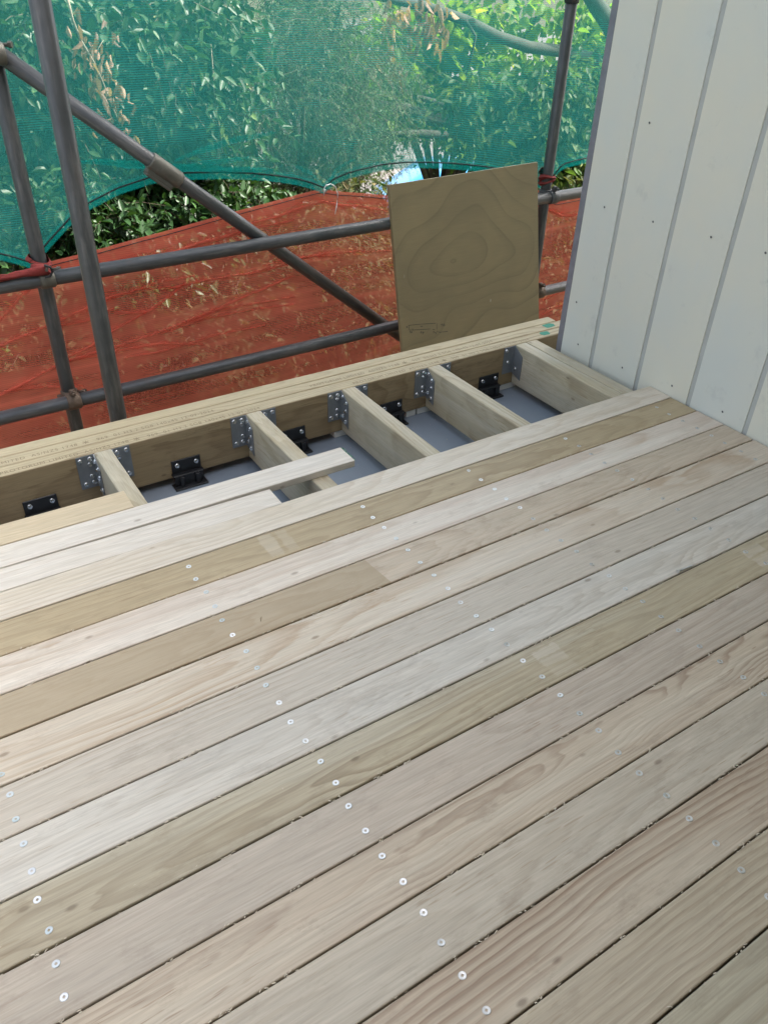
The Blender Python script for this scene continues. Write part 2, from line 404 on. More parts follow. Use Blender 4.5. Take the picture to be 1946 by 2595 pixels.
# --- edge beam: three plies
JB = srgb(190, 172, 130)
ply_y = [(0.1765, 0.2205), (0.2215, 0.2655), (0.2665, 0.3105)]
beams = []
for i, (a, b) in enumerate(ply_y):
    x1 = (2.03, 2.035, 1.985)[i]; x0 = -1.35
    m = wood('beam_pine_%d' % i, (0.50, 0.41, 0.26, 1), (0.26, 0.185, 0.095, 1), 40+i, 0.0095, 0.012, 0.05, 0.6, tint=(0.52, 0.44, 0.29, 1), rough=0.5, tilt=0.006, blot=0.25)
    me = bm_mesh(box_bm(x1-x0, b-a, 0.140, 0.0045, 3), 'beam_ply', m)
    if i == 0:
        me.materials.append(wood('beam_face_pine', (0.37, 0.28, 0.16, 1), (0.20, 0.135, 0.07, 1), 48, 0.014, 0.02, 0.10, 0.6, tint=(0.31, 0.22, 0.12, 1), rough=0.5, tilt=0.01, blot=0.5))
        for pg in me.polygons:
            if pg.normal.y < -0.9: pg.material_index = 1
    beams.append(dput('beam_ply', me, ((x0+x1)/2, (a+b)/2, JZ-0.070 + (0.0, 0.0006, 0.0012)[i])))
PRINT = plain('ink_print', (0.22, 0.17, 0.10, 1), 0.8, 0, 0.35, 300)
def text_mesh(s, size, name, mat):
    cu = bpy.data.curves.new(name, 'FONT'); cu.body = s; cu.size = size; cu.space_character = 1.18; cu.offset = -0.0001
    o = bpy.data.objects.new(name, cu); col.objects.link(o)
    bpy.context.view_layer.update()
    me = bpy.data.meshes.new_from_object(o.evaluated_get(bpy.context.evaluated_depsgraph_get()))
    bpy.data.objects.remove(o); bpy.data.curves.remove(cu)
    me.name = name; me.materials.clear(); me.materials.append(mat)
    return me
def star_mesh():
    b = bmesh.new()
    for k in range(3):
        a = k*math.pi/3 + 0.3
        q = box_bm(0.017, 0.0012, 0.0003); bmesh.ops.rotate(q, verts=q.verts, cent=(0, 0, 0), matrix=Matrix.Rotation(a, 3, 'Z')); merge(b, q)
    return bm_mesh(b, 'printed_mark', PRINT)
STAR = star_mesh()
S1 = text_mesh('PROTORUM LIMITED  AS/NZS 1748', 0.0175, 'printed_text', PRINT)
S2 = text_mesh('969  01 H3.2 SG8 140x45 12-07-2024', 0.0175, 'printed_text', PRINT)
def print_line(ply, xstart, yline, ztop):
    c = beams[ply].location
    w1 = max(v.co.x for v in S1.vertices)
    for me, xo in ((S1, 0.0), (STAR, w1+0.022), (S2, w1+0.05)):
        yo = 0.006 if me is STAR else 0
        put('printed_text' if me is not STAR else 'printed_mark', me, beams[ply], (xstart+xo-c.x, yline+yo-0.199-(0 if ply == 0 else 0.045)+0.0, 0.0703) if False else
            (xstart+xo-c.x, yline+yo-(ply_y[ply][0]+ply_y[ply][1])/2, 0.0704))
pA = atz(10, 1193, JZ); print_line(0, pA.x-0.012, 0.1835, JZ)
print_line(1, pA.x-0.13, 0.2300, JZ)
print_line(0, pA.x+0.98, 0.1850, JZ); print_line(1, pA.x+0.86, 0.2310, JZ)
# green paint dabs near the beam end
GP = plain('green_marker_paint', (0.02, 0.26, 0.17, 1), 0.6, 0, 0.5, 90)
def dab(sx, sy, seed):
    r = random.Random(seed); n = 22; vs = []
    for k in range(n):
        a = 2*math.pi*k/n; sq = 1/max(abs(math.cos(a)), abs(math.sin(a)))
        rad = (0.15+0.85*sq)*r.uniform(0.84, 1.05)
        vs.append((math.cos(a)*rad*sx, math.sin(a)*rad*sy, 0))
    return pydata('paint_dab', vs, [tuple(range(n))], GP)
for ply, px, py, sx, sy, sd in [(0, 1378, 843, 0.020, 0.014, 1), (1, 1405, 832, 0.024, 0.015, 2)]:
    p = atz(px, py, JZ); c = beams[ply].location
    put('paint_dab', dab(sx, sy, sd), beams[ply], (p.x-c.x, 0.002, 0.0704))

# --- joists
joists_x = [0.353, 0.770, 1.0755, 1.385, 1.742, 1.789, -0.055, -0.37, -0.68]
joist_ob = []
for i, x in enumerate(joists_x):
    m = wood('joist_pine_%d' % i, (0.50, 0.425, 0.29, 1), (0.30, 0.225, 0.13, 1), 60+i, 0.0085, 0.03, 0.03, 0.55, tint=(0.47, 0.44, 0.36, 1), axis='Y', tilt=0.01, blot=0.3, pale=(0.55, 0.5, 0.4, 1))
    me = bm_mesh(box_bm(0.0445, 2.9, 0.138, 0.0035, 2), 'joist', m)
    joist_ob.append(dput('joist', me, (x, 0.1755-1.45, JZ-0.069)))

# --- joist hangers (pairs of perforated angle plates) with hex screws
def hex_mesh():
    b = bmesh.new()
    q = bmesh.new(); bmesh.ops.create_cone(q, cap_ends=True, segments=16, radius1=0.0066, radius2=0.0058, depth=0.0014)
    for v in q.verts: v.co.z += 0.0007
    merge(b, q)
    q = bmesh.new(); bmesh.ops.create_cone(q, cap_ends=True, segments=6, radius1=0.0043, radius2=0.0039, depth=0.0046)
    for v in q.verts: v.co.z += 0.0037
    merge(b, q)
    return bm_mesh(b, 'hex_screw', BOLT)
HEX = hex_mesh()
HOLE = plain('recess_shade', (0.02, 0.02, 0.022, 1), 0.9)  # near-black floor of the screw socket, its shade put into the colour
def hanger_mesh(s, hgt):
    """s=-1: plate to the left of the joist, s=1: to the right; corner at x=0,y=0 (y = beam face)"""
    b = bmesh.new()
    w, dpt, th, bend = 0.046, 0.044, 0.0021, 0.003
    prof = [(w, 0.0), (bend, 0.0), (bend*0.3, -bend*0.3), (0.0, -bend), (0.0, -dpt)]
    top, bot = 0.0, -hgt
    outer = []; inner = []
    nx = [(0, -1), (0, -1), (0.707, -0.707), (1, 0), (1, 0)]
    for (x, y), (ox, oy) in zip(prof, nx):
        outer.append((s*(x+ox*th), y+oy*th)); inner.append((s*(x+ox*0.0002), y+oy*0.0002))
    tops = [top, top, top, top, top-0.026]; bots = [bot, bot, bot-0.002, bot-0.004, bot-0.016]
    vo = [[b.verts.new((x, y, z)) for z in (tops[i], bots[i])] for i, (x, y) in enumerate(outer)]
    vi = [[b.verts.new((x, y, z)) for z in (tops[i], bots[i])] for i, (x, y) in enumerate(inner)]
    for i in range(4):
        b.faces.new((vo[i][0], vo[i+1][0], vo[i+1][1], vo[i][1])); b.faces.new((vi[i][0], vi[i][1], vi[i+1][1], vi[i+1][0]))
        b.faces.new((vo[i][0], vi[i][0], vi[i+1][0], vo[i+1][0])); b.faces.new((vo[i][1], vo[i+1][1], vi[i+1][1], vi[i][1]))
    b.faces.new((vo[0][0], vo[0][1], vi[0][1], vi[0][0])); b.faces.new((vo[4][0], vi[4][0], vi[4][1], vo[4][1]))
    bmesh.ops.recalc_face_normals(b, faces=b.faces[:])
    return bm_mesh(b, 'joist_hanger', ZINC)
HG = {-1: hanger_mesh(-1, 0.094), 1: hanger_mesh(1, 0.094)}
plate_s = [(0.036, -0.012), (0.013, -0.012), (0.014, -0.026), (0.014, -0.062), (0.034, -0.082), (0.013, -0.079)]
flange_s = [(-0.013, -0.016), (-0.031, -0.030), (-0.030, -0.056), (-0.014, -0.078), (-0.030, -0.092)]
YF = 0.1763
def hanger(x, s, sparse=False):
    h = dput('joist_hanger', HG[s], (x, YF-0.0002, JZ-0.003))
    ps, fs = plate_s, flange_s
    if sparse: ps, fs = [plate_s[0], (0.024, -0.055)], [flange_s[3]]
    for (a, z) in ps:
        o = put('hex_screw', HEX, h, (s*a+rng.uniform(-.001, .001), -0.0022, z+rng.uniform(-.001, .001)), (math.pi/2, rng.uniform(0, 1), 0))
    for (y, z) in fs:
        put('hex_screw', HEX, h, (s*0.0022, y, z), (rng.uniform(0, 1), s*math.pi/2, 0))
    return h
for i, x in enumerate(joists_x[:4]):
    hanger(x-0.0223, -1); hanger(x+0.0223, 1)
hanger(joists_x[4]-0.0223, -1, True)

# --- black stand-off brackets bolted to the beam, feet on the membrane
def standoff():
    b = bmesh.new()
    box_bm(0.082, 0.004, 0.042, 0.0015, 1, b, (0, -0.0022, -0.021))
    box_bm(0.088, 0.018, 0.005, 0.0015, 1, b, (0, -0.0092, -0.0425))
    box_bm(0.080, 0.004, 0.033, 0.001, 1, b, (0, -0.0165, -0.058))
    box_bm(0.012, 0.010, 0.030, 0.001, 1, b, (-0.022, -0.0225, -0.058))
    box_bm(0.012, 0.010, 0.030, 0.001, 1, b, (0.022, -0.0225, -0.058))
    box_bm(0.094, 0.036, 0.005, 0.0015, 1, b, (0, -0.018, -0.0748))
    return bm_mesh(b, 'standoff_bracket', BLACKP)
SO = standoff()
for x in (0.180, 0.563, aty(772, 1084, YF).x-0.041, aty(1018, 1014, YF).x-0.041, aty(1262, 946, YF).x-0.041):
    zt = -0.1043
    h = dput('standoff_bracket', SO, (x, YF-0.0002, zt), (0, rng.uniform(-.02, .02), 0))
    for dx in (-0.026, 0.028):
        put('hex_screw', HEX, h, (dx, -0.0045, -0.017), (math.pi/2, rng.uniform(0, 1), 0))

DAYLIGHT = plain('daylight_white', (0.8, 0.8, 0.78, 1), 0.5)  # white strips standing in for daylight showing under the beam
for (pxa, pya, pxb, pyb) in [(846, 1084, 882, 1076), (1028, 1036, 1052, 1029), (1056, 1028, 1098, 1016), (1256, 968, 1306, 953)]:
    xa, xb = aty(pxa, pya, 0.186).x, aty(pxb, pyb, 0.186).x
    dput('daylight_strip', box_mesh('daylight_strip', xb-xa, 0.030, 0.021, DAYLIGHT, 0.001, 1), ((xa+xb)/2, 0.197, MZ+0.0108))

# --- screwed boards E .. onward
def scr(r, g, b_):                     # dry weather-greyed pine: a little less chroma than fresh
    m = 0.3*r+0.59*g+0.11*b_; k = 0.92
    return srgb(m+(r-m)*k+1.5, m+(g-m)*k-0.4, m+(b_-m)*k-1.0)
P = dict  # short
board_style = [
    # light, dark, ring, depth, wander, contrast, tint, pale streaks
    ('E', scr(182, 164, 130), scr(136, 112, 78), .012, .03, .05, .55, scr(168, 150, 116), None),
    ('F', scr(214, 202, 186), scr(184, 160, 134), .016, .015, .05, .50, scr(208, 192, 178), scr(226, 218, 204)),
    ('G', scr(200, 184, 162), scr(158, 132, 104), .0085, .03, .03, .55, scr(194, 180, 158), None),
    ('H', scr(208, 196, 176), scr(168, 136, 100), .024, .010, .09, .70, scr(204, 190, 172), scr(220, 210, 194)),
    ('I', scr(200, 190, 174), scr(166, 148, 126), .012, .03, .04, .45, scr(192, 184, 170), None),
    ('J', scr(204, 196, 182), scr(166, 152, 132), .0075, .03, .04, .55, scr(194, 190, 180), scr(214, 208, 196)),
    ('K', scr(184, 170, 140), scr(138, 118, 86), .010, .02, .05, .75, scr(170, 160, 138), scr(196, 188, 166)),
    ('L', scr(192, 178, 160), scr(154, 134, 112), .015, .05, .05, .50, scr(180, 170, 154), None),
    ('M', scr(196, 180, 156), scr(142, 116, 92), .0085, .015, .07, .95, scr(190, 174, 154), scr(208, 196, 174)),
    ('N', scr(194, 182, 162), scr(154, 136, 112), .015, .02, .05, .60, scr(188, 178, 160), scr(206, 196, 176)),
    ('O', scr(188, 170, 146), scr(138, 112, 88), .012, .02, .06, .85, scr(178, 162, 142), scr(200, 188, 166)),
    ('P', scr(188, 174, 148), scr(144, 124, 98), .010, .03, .05, .65, scr(182, 168, 146), None),
    ('Q', scr(182, 172, 146), scr(140, 124, 96), .020, .02, .08, .65, scr(174, 166, 146), None)]
def screw_mesh():
    b = bmesh.new(); n = 20; R, q = 0.0054, 0.0017
    outer = [b.verts.new((R*math.cos(2*math.pi*k/n), R*math.sin(2*math.pi*k/n), 0.0)) for k in range(n)]
    rim = [b.verts.new((R*0.9*math.cos(2*math.pi*k/n), R*0.9*math.sin(2*math.pi*k/n), 0.0005)) for k in range(n)]
    def sqr(k):
        a = 2*math.pi*k/n + math.pi/4*0; m = max(abs(math.cos(a)), abs(math.sin(a)))
        return q*math.cos(a)/m, q*math.sin(a)/m
    inn = [b.verts.new((*sqr(k), 0.0004)) for k in range(n)]
    low = [b.verts.new((sqr(k)[0]*0.8, sqr(k)[1]*0.8, -0.0028)) for k in range(n)]
    for k in range(n):
        j = (k+1) % n
        b.faces.new((outer[k], outer[j], rim[j], rim[k])); b.faces.new((rim[k], rim[j], inn[j], inn[k])); b.faces.new((inn[k], inn[j], low[j], low[k]))
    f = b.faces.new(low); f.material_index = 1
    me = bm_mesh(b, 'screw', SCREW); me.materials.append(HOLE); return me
SCREWM = screw_mesh()
screw_rows = [-0.685, -0.372, -0.061, 0.3607, 0.7783, 1.0872, 1.4063, 1.757]
BX0, BX1 = -1.45, WX-0.0045
nb = 24
for i in range(nb):
    k = 4+i
    st = board_style[i] if i < len(board_style) else board_style[(i*5) % len(board_style)]
    nm, base, dark, ring, dep, wan, con, tint, pale = st
    wdt = 0.0906 + rng.uniform(-.0012, .0004)
    ycen = -(k+0.5)*PITCHB + rng.uniform(-.0004, .0004)
    L = BX1-BX0; xc = (BX0+BX1)/2
    patches = []; split = None
    if nm == 'E' and i == 0:
        px_ = atz(716, 1385, 0).x - xc; patches = [(px_-.035, px_-.004, -.04, .04, .35), (px_+.006, px_+.03, -.04, .04, .22)]
    if nm == 'G' and i == 2:
        split = (atz(955, 1445, 0).x - xc, scr(156, 138, 106))
    if nm == 'K' and i == 6:
        px_ = atz(1390, 1660, 0).x - xc
        patches = [(px_-.026, px_+.030, .012, .031, .55), (px_-.026, px_+.030, -.010, .009, .5), (px_-.024, px_+.028, -.036, -.016, .28)]
        px2 = atz(1915, 1400, 0).x - xc
        patches += [(px2-.03, px2+.03, -.03, -.002, .45), (px2-.03, px2+.03, .005, .03, .45)]
    m = wood('deck_pine_%02d' % i, base, dark, 100+i*3, ring, dep, wan, con, tint=tint, rough=0.47, patches=patches, split=split, pale=pale, tilt=rng.uniform(-.03, .03), blot=0.4)
    bm = box_bm(L, wdt, TH, 0.0024, 3)
    me = bm_mesh(bm, 'deck_board', m)
    zc = -TH/2 + rng.uniform(-.0003, .0003)
    ob = dput('deck_board', me, (xc, ycen, zc), (0, 0, rng.uniform(-.0005, .0005)))
    for xr in screw_rows:
        for dy in (-0.0233, 0.0233):
            o = put('screw', SCREWM, ob, (xr-xc+rng.uniform(-.003, .003), dy+rng.uniform(-.002, .002), TH/2+0.0002),
                    (rng.gauss(0, .08), rng.gauss(0, .08), rng.uniform(0, 1.5)))

# --- loose boards lying on the joists
def loose(xr0, xr1, yl0, yl1, yr0, yr1, st, label, seed, cut=0.0, pale=None, end_mat=None):
    """near/far edges at the left end (yl0<yl1, at x~0.04) and at the right end"""
    base, dark, ring, dep, wan, con, tint = st
    wd = ((yl1-yl0)+(yr1-yr0))/2
    L = xr1-xr0; ang = math.atan2((yr0+yr1)/2-(yl0+yl1)/2, xr1-0.04)
    yc_at = lambda x: (yr0+yr1)/2 + (x-xr1)*math.tan(ang)
    xc = (xr0+xr1)/2
    m = wood('loose_pine_%d' % seed, base, dark, seed, ring, dep, wan, con, tint=tint, rough=0.47, pale=pale, blot=0.25)
    bm = box_bm(L, wd, TH, 0.0022, 2)
    for v in bm.verts:
        if v.co.x > 0: v.co.x += v.co.y*cut
    o = put('loose_board', bm_mesh(bm, 'loose_board', m), None, (xc, yc_at(xc), -TH/2), (0, 0, ang))
    tag(o, label, 'board', 'loose deck boards')
    return o
pale_st = (scr(216, 209, 198), scr(190, 176, 158), .016, .02, .06, .40, scr(212, 202, 186))
loose(-1.4, 0.337, -.1325, -.055, -.1335, -.0595, (scr(206, 188, 156), scr(178, 154, 116), .010, .03, .05, .5, scr(196, 180, 150)),
      'short yellowish loose deck board, outermost, its end meeting the first joist', 31)
bB = loose(-1.4, 0.869, -.2095, -.1345, -.2115, -.1395, pale_st, 'pale loose deck board whose splintered sawn end overhangs past the second joist', 32)
bC = loose(-1.4, 0.630, -.2845, -.2125, -.2935, -.222, pale_st, 'pale loose deck board cut short beside the overhanging board', 33)
loose(-1.4, WX-0.002, -.3705, -.2875, -.3705, -.2875, (scr(212, 202, 186), scr(182, 162, 134), .012, .02, .05, .45, scr(200, 186, 160)),
      'long loose unscrewed board running to the clad wall beside the brown board', 34, pale=scr(220, 210, 194))
# green tinted splinters on the overhanging cut end
sb = bmesh.new()
for k in range(26):
    y = rng.uniform(-.034, .034); h = rng.uniform(.002, .007); w = rng.uniform(.0008, .002)
    a = sb.verts.new((0, y-w, TH/2-.001)); b_ = sb.verts.new((0, y+w, TH/2-.001)); c_ = sb.verts.new((h, y+rng.uniform(-.003, .003), TH/2+rng.uniform(-.003, .002)))
    d_ = sb.verts.new((0.0005, y, TH/2-.006))
    sb.faces.new((a, b_, c_)); sb.faces.new((a, c_, d_)); sb.faces.new((b_, d_, c_))
so = put('splinters', bm_mesh(sb, 'splinters', plain('green_splinter', (0.13, 0.30, 0.2, 1), 0.7)), bB, ((0.869+1.4)/2, 0, 0))

# --- shavings caught in the gaps
ch_v, ch_f = [], []
def chip(p, ln, wd, ang, curl):
    ca, sa = math.cos(ang), math.sin(ang); b0 = len(ch_v)
    for i, u in enumerate((-0.5, 0.0, 0.5)):
        z = curl*(0.25-u*u)*ln*2
        for v in (-0.5, 0.5):
            ch_v.append((p[0]+ca*u*ln-sa*v*wd, p[1]+sa*u*ln+ca*v*wd, p[2]+z))
    ch_f.extend([(b0, b0+2, b0+3, b0+1), (b0+2, b0+4, b0+5, b0+3)])
for k in range(5, 24):
    x = -0.9
    while x < WX-0.02:
        x += rng.expovariate(1/0.022)
        if rng.random() < 0.35:                      # little clusters
            for q in range(rng.randint(2, 5)):
                chip((x+rng.uniform(-.012, .012), -k*PITCHB+rng.uniform(-.003, .003), rng.uniform(-.002, .0022)), rng.uniform(.002, .006), rng.uniform(.0007, .0018), rng.uniform(-.8, .8), rng.uniform(0, .6))
        elif rng.random() < 0.5:
            chip((x, -k*PITCHB+rng.uniform(-.0025, .0025), rng.uniform(-.003, .001)), rng.uniform(.002, .007), rng.uniform(.0006, .0014), rng.gauss(0, .5), rng.uniform(0, .5))
for q in range(150):
    x, y = rng.uniform(-.5, 1.8), rng.uniform(-2.0, -.42)
    chip((x, y, 0.0006), rng.uniform(.0012, .0035), rng.uniform(.0006, .0016), rng.uniform(0, 3), rng.uniform(0, .3))
for q in range(60):
    chip((rng.uniform(-.2, 1.7), rng.uniform(-.28, .15), MZ+0.0012), rng.uniform(.0015, .005), rng.uniform(.0008, .002), rng.uniform(0, 3), rng.uniform(0, .4))
sh = put('wood_shavings', pydata('wood_shavings', ch_v, ch_f, plain('pale_shaving', (0.60, 0.52, 0.40, 1), 0.8, 0, 0.3, 50)))
tag(sh, 'pale wood shavings and crumbs caught along the gaps between deck boards', 'shavings', kind='stuff')

# --- a loose screw lying on the deck
def loose_screw():
    b = bmesh.new()
    tube_bm([(0, 0, 0), (0.004, 0, 0), (0.0045, 0, 0), (0.014, 0, 0)], [0.0042, 0.0024, 0.0019, 0.0018], 12, b)
    pts, rd = [], []
    for k in range(41):
        pts.append((0.014+k*0.0008, 0, 0)); rd.append((0.0022 if k % 3 == 0 else 0.0016)*(1.0 if k < 36 else max(0.1, (41-k)/6)))
    tube_bm(pts, rd, 10, b)
    return bm_mesh(b, 'loose_screw', SCREW)
p0 = atz(1716, 1452, 0); p1 = atz(1760, 1433, 0)
o = put('loose_screw', loose_screw(), None, (p0.x, p0.y, 0.0040), (0, math.radians(2.0), math.atan2(p1.y-p0.y, p1.x-p0.x)))
tag(o, 'single loose screw lying on its side across a board joint', 'screw')
# a short curled splinter on the dark board
p0 = atz(662, 1570, 0)
o = put('wood_splinter', bm_mesh(tube_bm([(-.006, 0, 0), (0, .001, .002), (.006, 0, .0005)], [.0004, .001, .0004], 6), 'wood_splinter', plain('splinter', (.3, .24, .15, 1), .8)), None, (p0.x, p0.y, .0012), (0, 0, 1.0))
tag(o, 'tiny curled splinter lying on the brown deck board', 'splinter')

# ================================================================== SCAFFOLD
sc = empty('tube_scaffold', (0.473, 1.15, GZ))
tag(sc, 'grey galvanised tube scaffold of standards, rails and a diagonal brace', 'scaffold')
def sput(name, me, loc=(0, 0, 0), rot=(0, 0, 0), parent=None):
    return put(name, me, parent or sc, (loc[0]-0.473, loc[1]-1.15, loc[2]-GZ) if parent is None else loc, rot)
TR = 0.02415
def tube_ob(name, a, b, mat, n=20, r=TR):
    a, b = Vector(a), Vector(b); L = (b-a).length
    me = bm_mesh(tube_bm([(0, 0, -L/2), (0, 0, L/2)], r, n), name, mat)
    q = (b-a).to_track_quat('Z', 'Y').to_euler()
    c = (a+b)/2
    return sput(name, me, c, q)
tube_ob('standard', (0.473, 0.470, GZ), (0.473, 0.470, 2.6), GALV)
tube_ob('standard', (0.470, 1.168, GZ), (0.470, 1.168, 2.6), GALV)
tube_ob('standard', (2.713, 1.168, GZ), (2.713, 1.168, 2.6), GALV)
tube_ob('guard_rail', (-0.9, 1.119, 0.106), (4.6, 1.119, 0.150), GALV)
tube_ob('guard_rail', (-0.9, 1.119, -0.350), (4.6, 1.119, -0.292), GALV)
# ledgers and planks at the working lift below deck level
tube_ob('ledger', (-0.9, 0.52, -0.905), (4.6, 0.52, -0.905), GALV)
tube_ob('ledger', (-0.9, 1.119, -0.905), (4.6, 1.119, -0.905), GALV)
PLK = wood('plank_pine', srgb(150, 132, 104), srgb(110, 92, 68), 77, .012, .03, .05, .5)
for y in (0.645, 0.885):
    sput('scaffold_plank', box_mesh('scaffold_plank', 5.2, 0.225, 0.038, PLK, 0.003, 1), (1.85, y, -0.861))
ba, bb = aty(9, 143, 1.135), aty(1005, 845, 1.185)
dirb = (bb-ba).normalized()
tube_ob('brace', ba-dirb*0.05, bb+dirb*0.05, GALV)
sput('end_collar', bm_mesh(tube_bm([(0, 0, -.03), (0, 0, .03)], .030, 20), 'end_collar', GALV), (2.713, 1.168, aty(1447, 6, 1.168).z+.03))
def coupler(loc, mat, rail_dir=(1, 0, 0), seed=0):
    """right-angle coupler: a band on the standard, a band on the rail, flap and bolts"""
    b = bmesh.new()
    tube_bm([(0, 0.049, -.026), (0, 0.049, -.022), (0, 0.049, .022), (0, 0.049, .026)], [.027, .0305, .0305, .027], 18, b)
    tube_bm([(-.024, 0, 0), (-.020, 0, 0), (.020, 0, 0), (.024, 0, 0)], [.027, .0300, .0300, .027], 18, b)
    box_bm(.046, .020, .050, .004, 2, b, (0, .026, 0))
    box_bm(.020, .016, .030, .004, 2, b, (0, -.006, .034))
    q = bmesh.new(); bmesh.ops.create_cone(q, cap_ends=True, segments=6, radius1=.0095, radius2=.0095, depth=.012)
    merge(b, q, Matrix.Translation((0, -.018, .040)) @ Matrix.Rotation(math.pi/2, 4, 'X'))
    tube_bm([(0, -.012, .040), (0, -.036, .040)], .0052, 8, b)
    tube_bm([(.026, .034, .018), (.050, .018, .020)], .0055, 8, b)
    q = bmesh.new(); bmesh.ops.create_cone(q, cap_ends=True, segments=6, radius1=.0095, radius2=.0095, depth=.011)
    merge(b, q, Matrix.Translation((.048, .019, .020)) @ Matrix.Rotation(1.0, 4, 'Z') @ Matrix.Rotation(math.pi/2, 4, 'X'))
    box_bm(.016, .034, .014, .003, 1, b, (-.036, .040, .006))
    me = bm_mesh(b, 'coupler', mat)
    return sput('coupler', me, loc)
COUP = metal('weathered_coupler', (0.15, 0.145, 0.125, 1), 0.5, 0.5, 0.5, (1, 1, 1), (0.26, 0.25, 0.22, 1), 80)
coupler((0.472, 1.119, 0.117), COUP); coupler((0.472, 1.119, -0.336), RUST)
coupler((2.713, 1.119, 0.135), GALV); coupler((2.713, 1.119, -0.312), RUST)
# sleeve coupler half way down the brace
mid = aty(425, 418, (ba.y+bb.y)/2 - 0.01)
b = bmesh.new()
tube_bm([(0, 0, -.062), (0, 0, -.056), (0, 0, .056), (0, 0, .062)], [.027, .0295, .0295, .027], 18, b)
box_bm(.034, .026, .108, .006, 2, b, (0.026, 0, .004))
box_bm(.010, .030, .100, .004, 2, b, (0.044, 0, .004))
for z in (-.03, .032):
    q = bmesh.new(); bmesh.ops.create_cone(q, cap_ends=True, segments=6, radius1=.010, radius2=.010, depth=.014)
    merge(b, q, Matrix.Translation((.030, -.017, z)) @ Matrix.Rotation(math.pi/2, 4, 'X'))
zax = -dirb; yax = Vector((0, 1, 0)); xax = yax.cross(zax).normalized(); yax = zax.cross(xax)
if xax.z > 0: xax, yax = -xax, -yax
Rm = Matrix((xax, yax, zax)).transposed()
o = sput('sleeve_coupler', bm_mesh(b, 'sleeve_coupler', COUP), ba + dirb*((mid-ba).dot(dirb)), Rm.to_euler())
# swivel coupler where the brace meets the left standard
coupler((0.470, 1.122, ba.z+0.01), COUP)

# ================================================================== PLYWOOD OFFCUT
def plywood():
    t = NT('stained_plywood'); co = t.coord('Object')
    sp_ = t.n('ShaderNodeSeparateXYZ'); t.l(co, sp_.inputs[0])
    wob = t.noise(t.mapping(co, (2.2, 1, 2.6), (3.1, 0, 1.7)), 1.0, 1.5, 0.45)
    wob2 = t.noise(t.mapping(co, (1.2, 1, 1.6), (8.4, 0, 5.2)), 1.0, 1.0, 0.4)
    ex = t.math('MULTIPLY', t.math('ADD', sp_.outputs[0], 0.10), 1.5); ez = t.math('MULTIPLY', t.math('SUBTRACT', sp_.outputs[2], 0.235), 2.6)
    rr = t.math('SQRT', t.math('ADD', t.math('MULTIPLY', ex, ex), t.math('MULTIPLY', ez, ez)))
    fl_ = t.math('ADD', rr, t.math('ADD', t.math('MULTIPLY', wob, 0.6), t.math('MULTIPLY', wob2, 1.0)))
    fr = t.math('FRACT', t.math('ADD', t.math('MULTIPLY', fl_, 6.5), 0.34))
    ln = t.ramp(fr, [(0.0, 0.0), (0.55, 0.0), (0.84, 0.45), (0.93, 1.0), (1.0, 0.0)], 'EASE')
    ln = t.math('MULTIPLY', ln, t.ramp(t.noise(co, 4.0, 2.0), [(0.35, 0.35), (0.65, 1.0)]))
    base = t.mix(t.ramp(t.noise(co, 3.2, 3.0), [(0.35, 0.0), (0.65, 1.0)]), (0.205, 0.165, 0.088, 1), (0.250, 0.200, 0.104, 1))
    c = t.mix(t.math('MULTIPLY', ln, 0.40), base, (0.09, 0.068, 0.036, 1))
    fib = t.noise(t.mapping(co, (9, 1, 420)), 1.0, 2.0)
    c = t.mix(0.3, c, t.ramp(fib, [(0.3, 0.6), (0.7, 1.0)]), 'MULTIPLY')
    spl = t.ramp(t.noise(t.mapping(co, (16, 1, 8)), 1.0, 2.0, 0.4), [(0.77, 0.0), (0.79, 1.0)])
    c = t.mix(t.math('MULTIPLY', spl, 0.5), c, (0.45, 0.44, 0.38, 1))
    dk = t.ramp(t.noise(t.mapping(co, (11, 1, 11), (5, 0, 2)), 1.0, 3.0, 0.5), [(0.72, 0.0), (0.8, 1.0)])
    c = t.mix(t.math('MULTIPLY', dk, 0.4), c, (0.09, 0.07, 0.04, 1))
    t.set(Base_Color=c, Roughness=0.5); t.bump(fib, 0.1, 0.0006); return t.m
tl, tr_, bl = aty(985, 463, 1.118), aty(1364, 405, 1.118), aty(1018, 890, 0.972)
slope = (tl.y-bl.y)/(tl.z-bl.z)
zb = -0.842; yb_ = bl.y + slope*(zb-bl.z)
HP = math.hypot(tl.z-zb, tl.y-yb_); WP = tr_.x-tl.x
pb = box_bm(WP, 0.017, HP, 0.0012, 1)
for v in pb.verts:
    if v.co.z > 0: v.co.z += (v.co.x/WP)*(tr_.z-tl.z)
ply_o = put('plywood_sheet', bm_mesh(pb, 'plywood_sheet', plywood()), None, (tl.x+WP/2, (tl.y+yb_)/2+0.0085, (tl.z+zb)/2), (-math.atan(slope), 0, 0))
tag(ply_o, 'stained brown plywood offcut leaning on the scaffold rails', 'plywood')
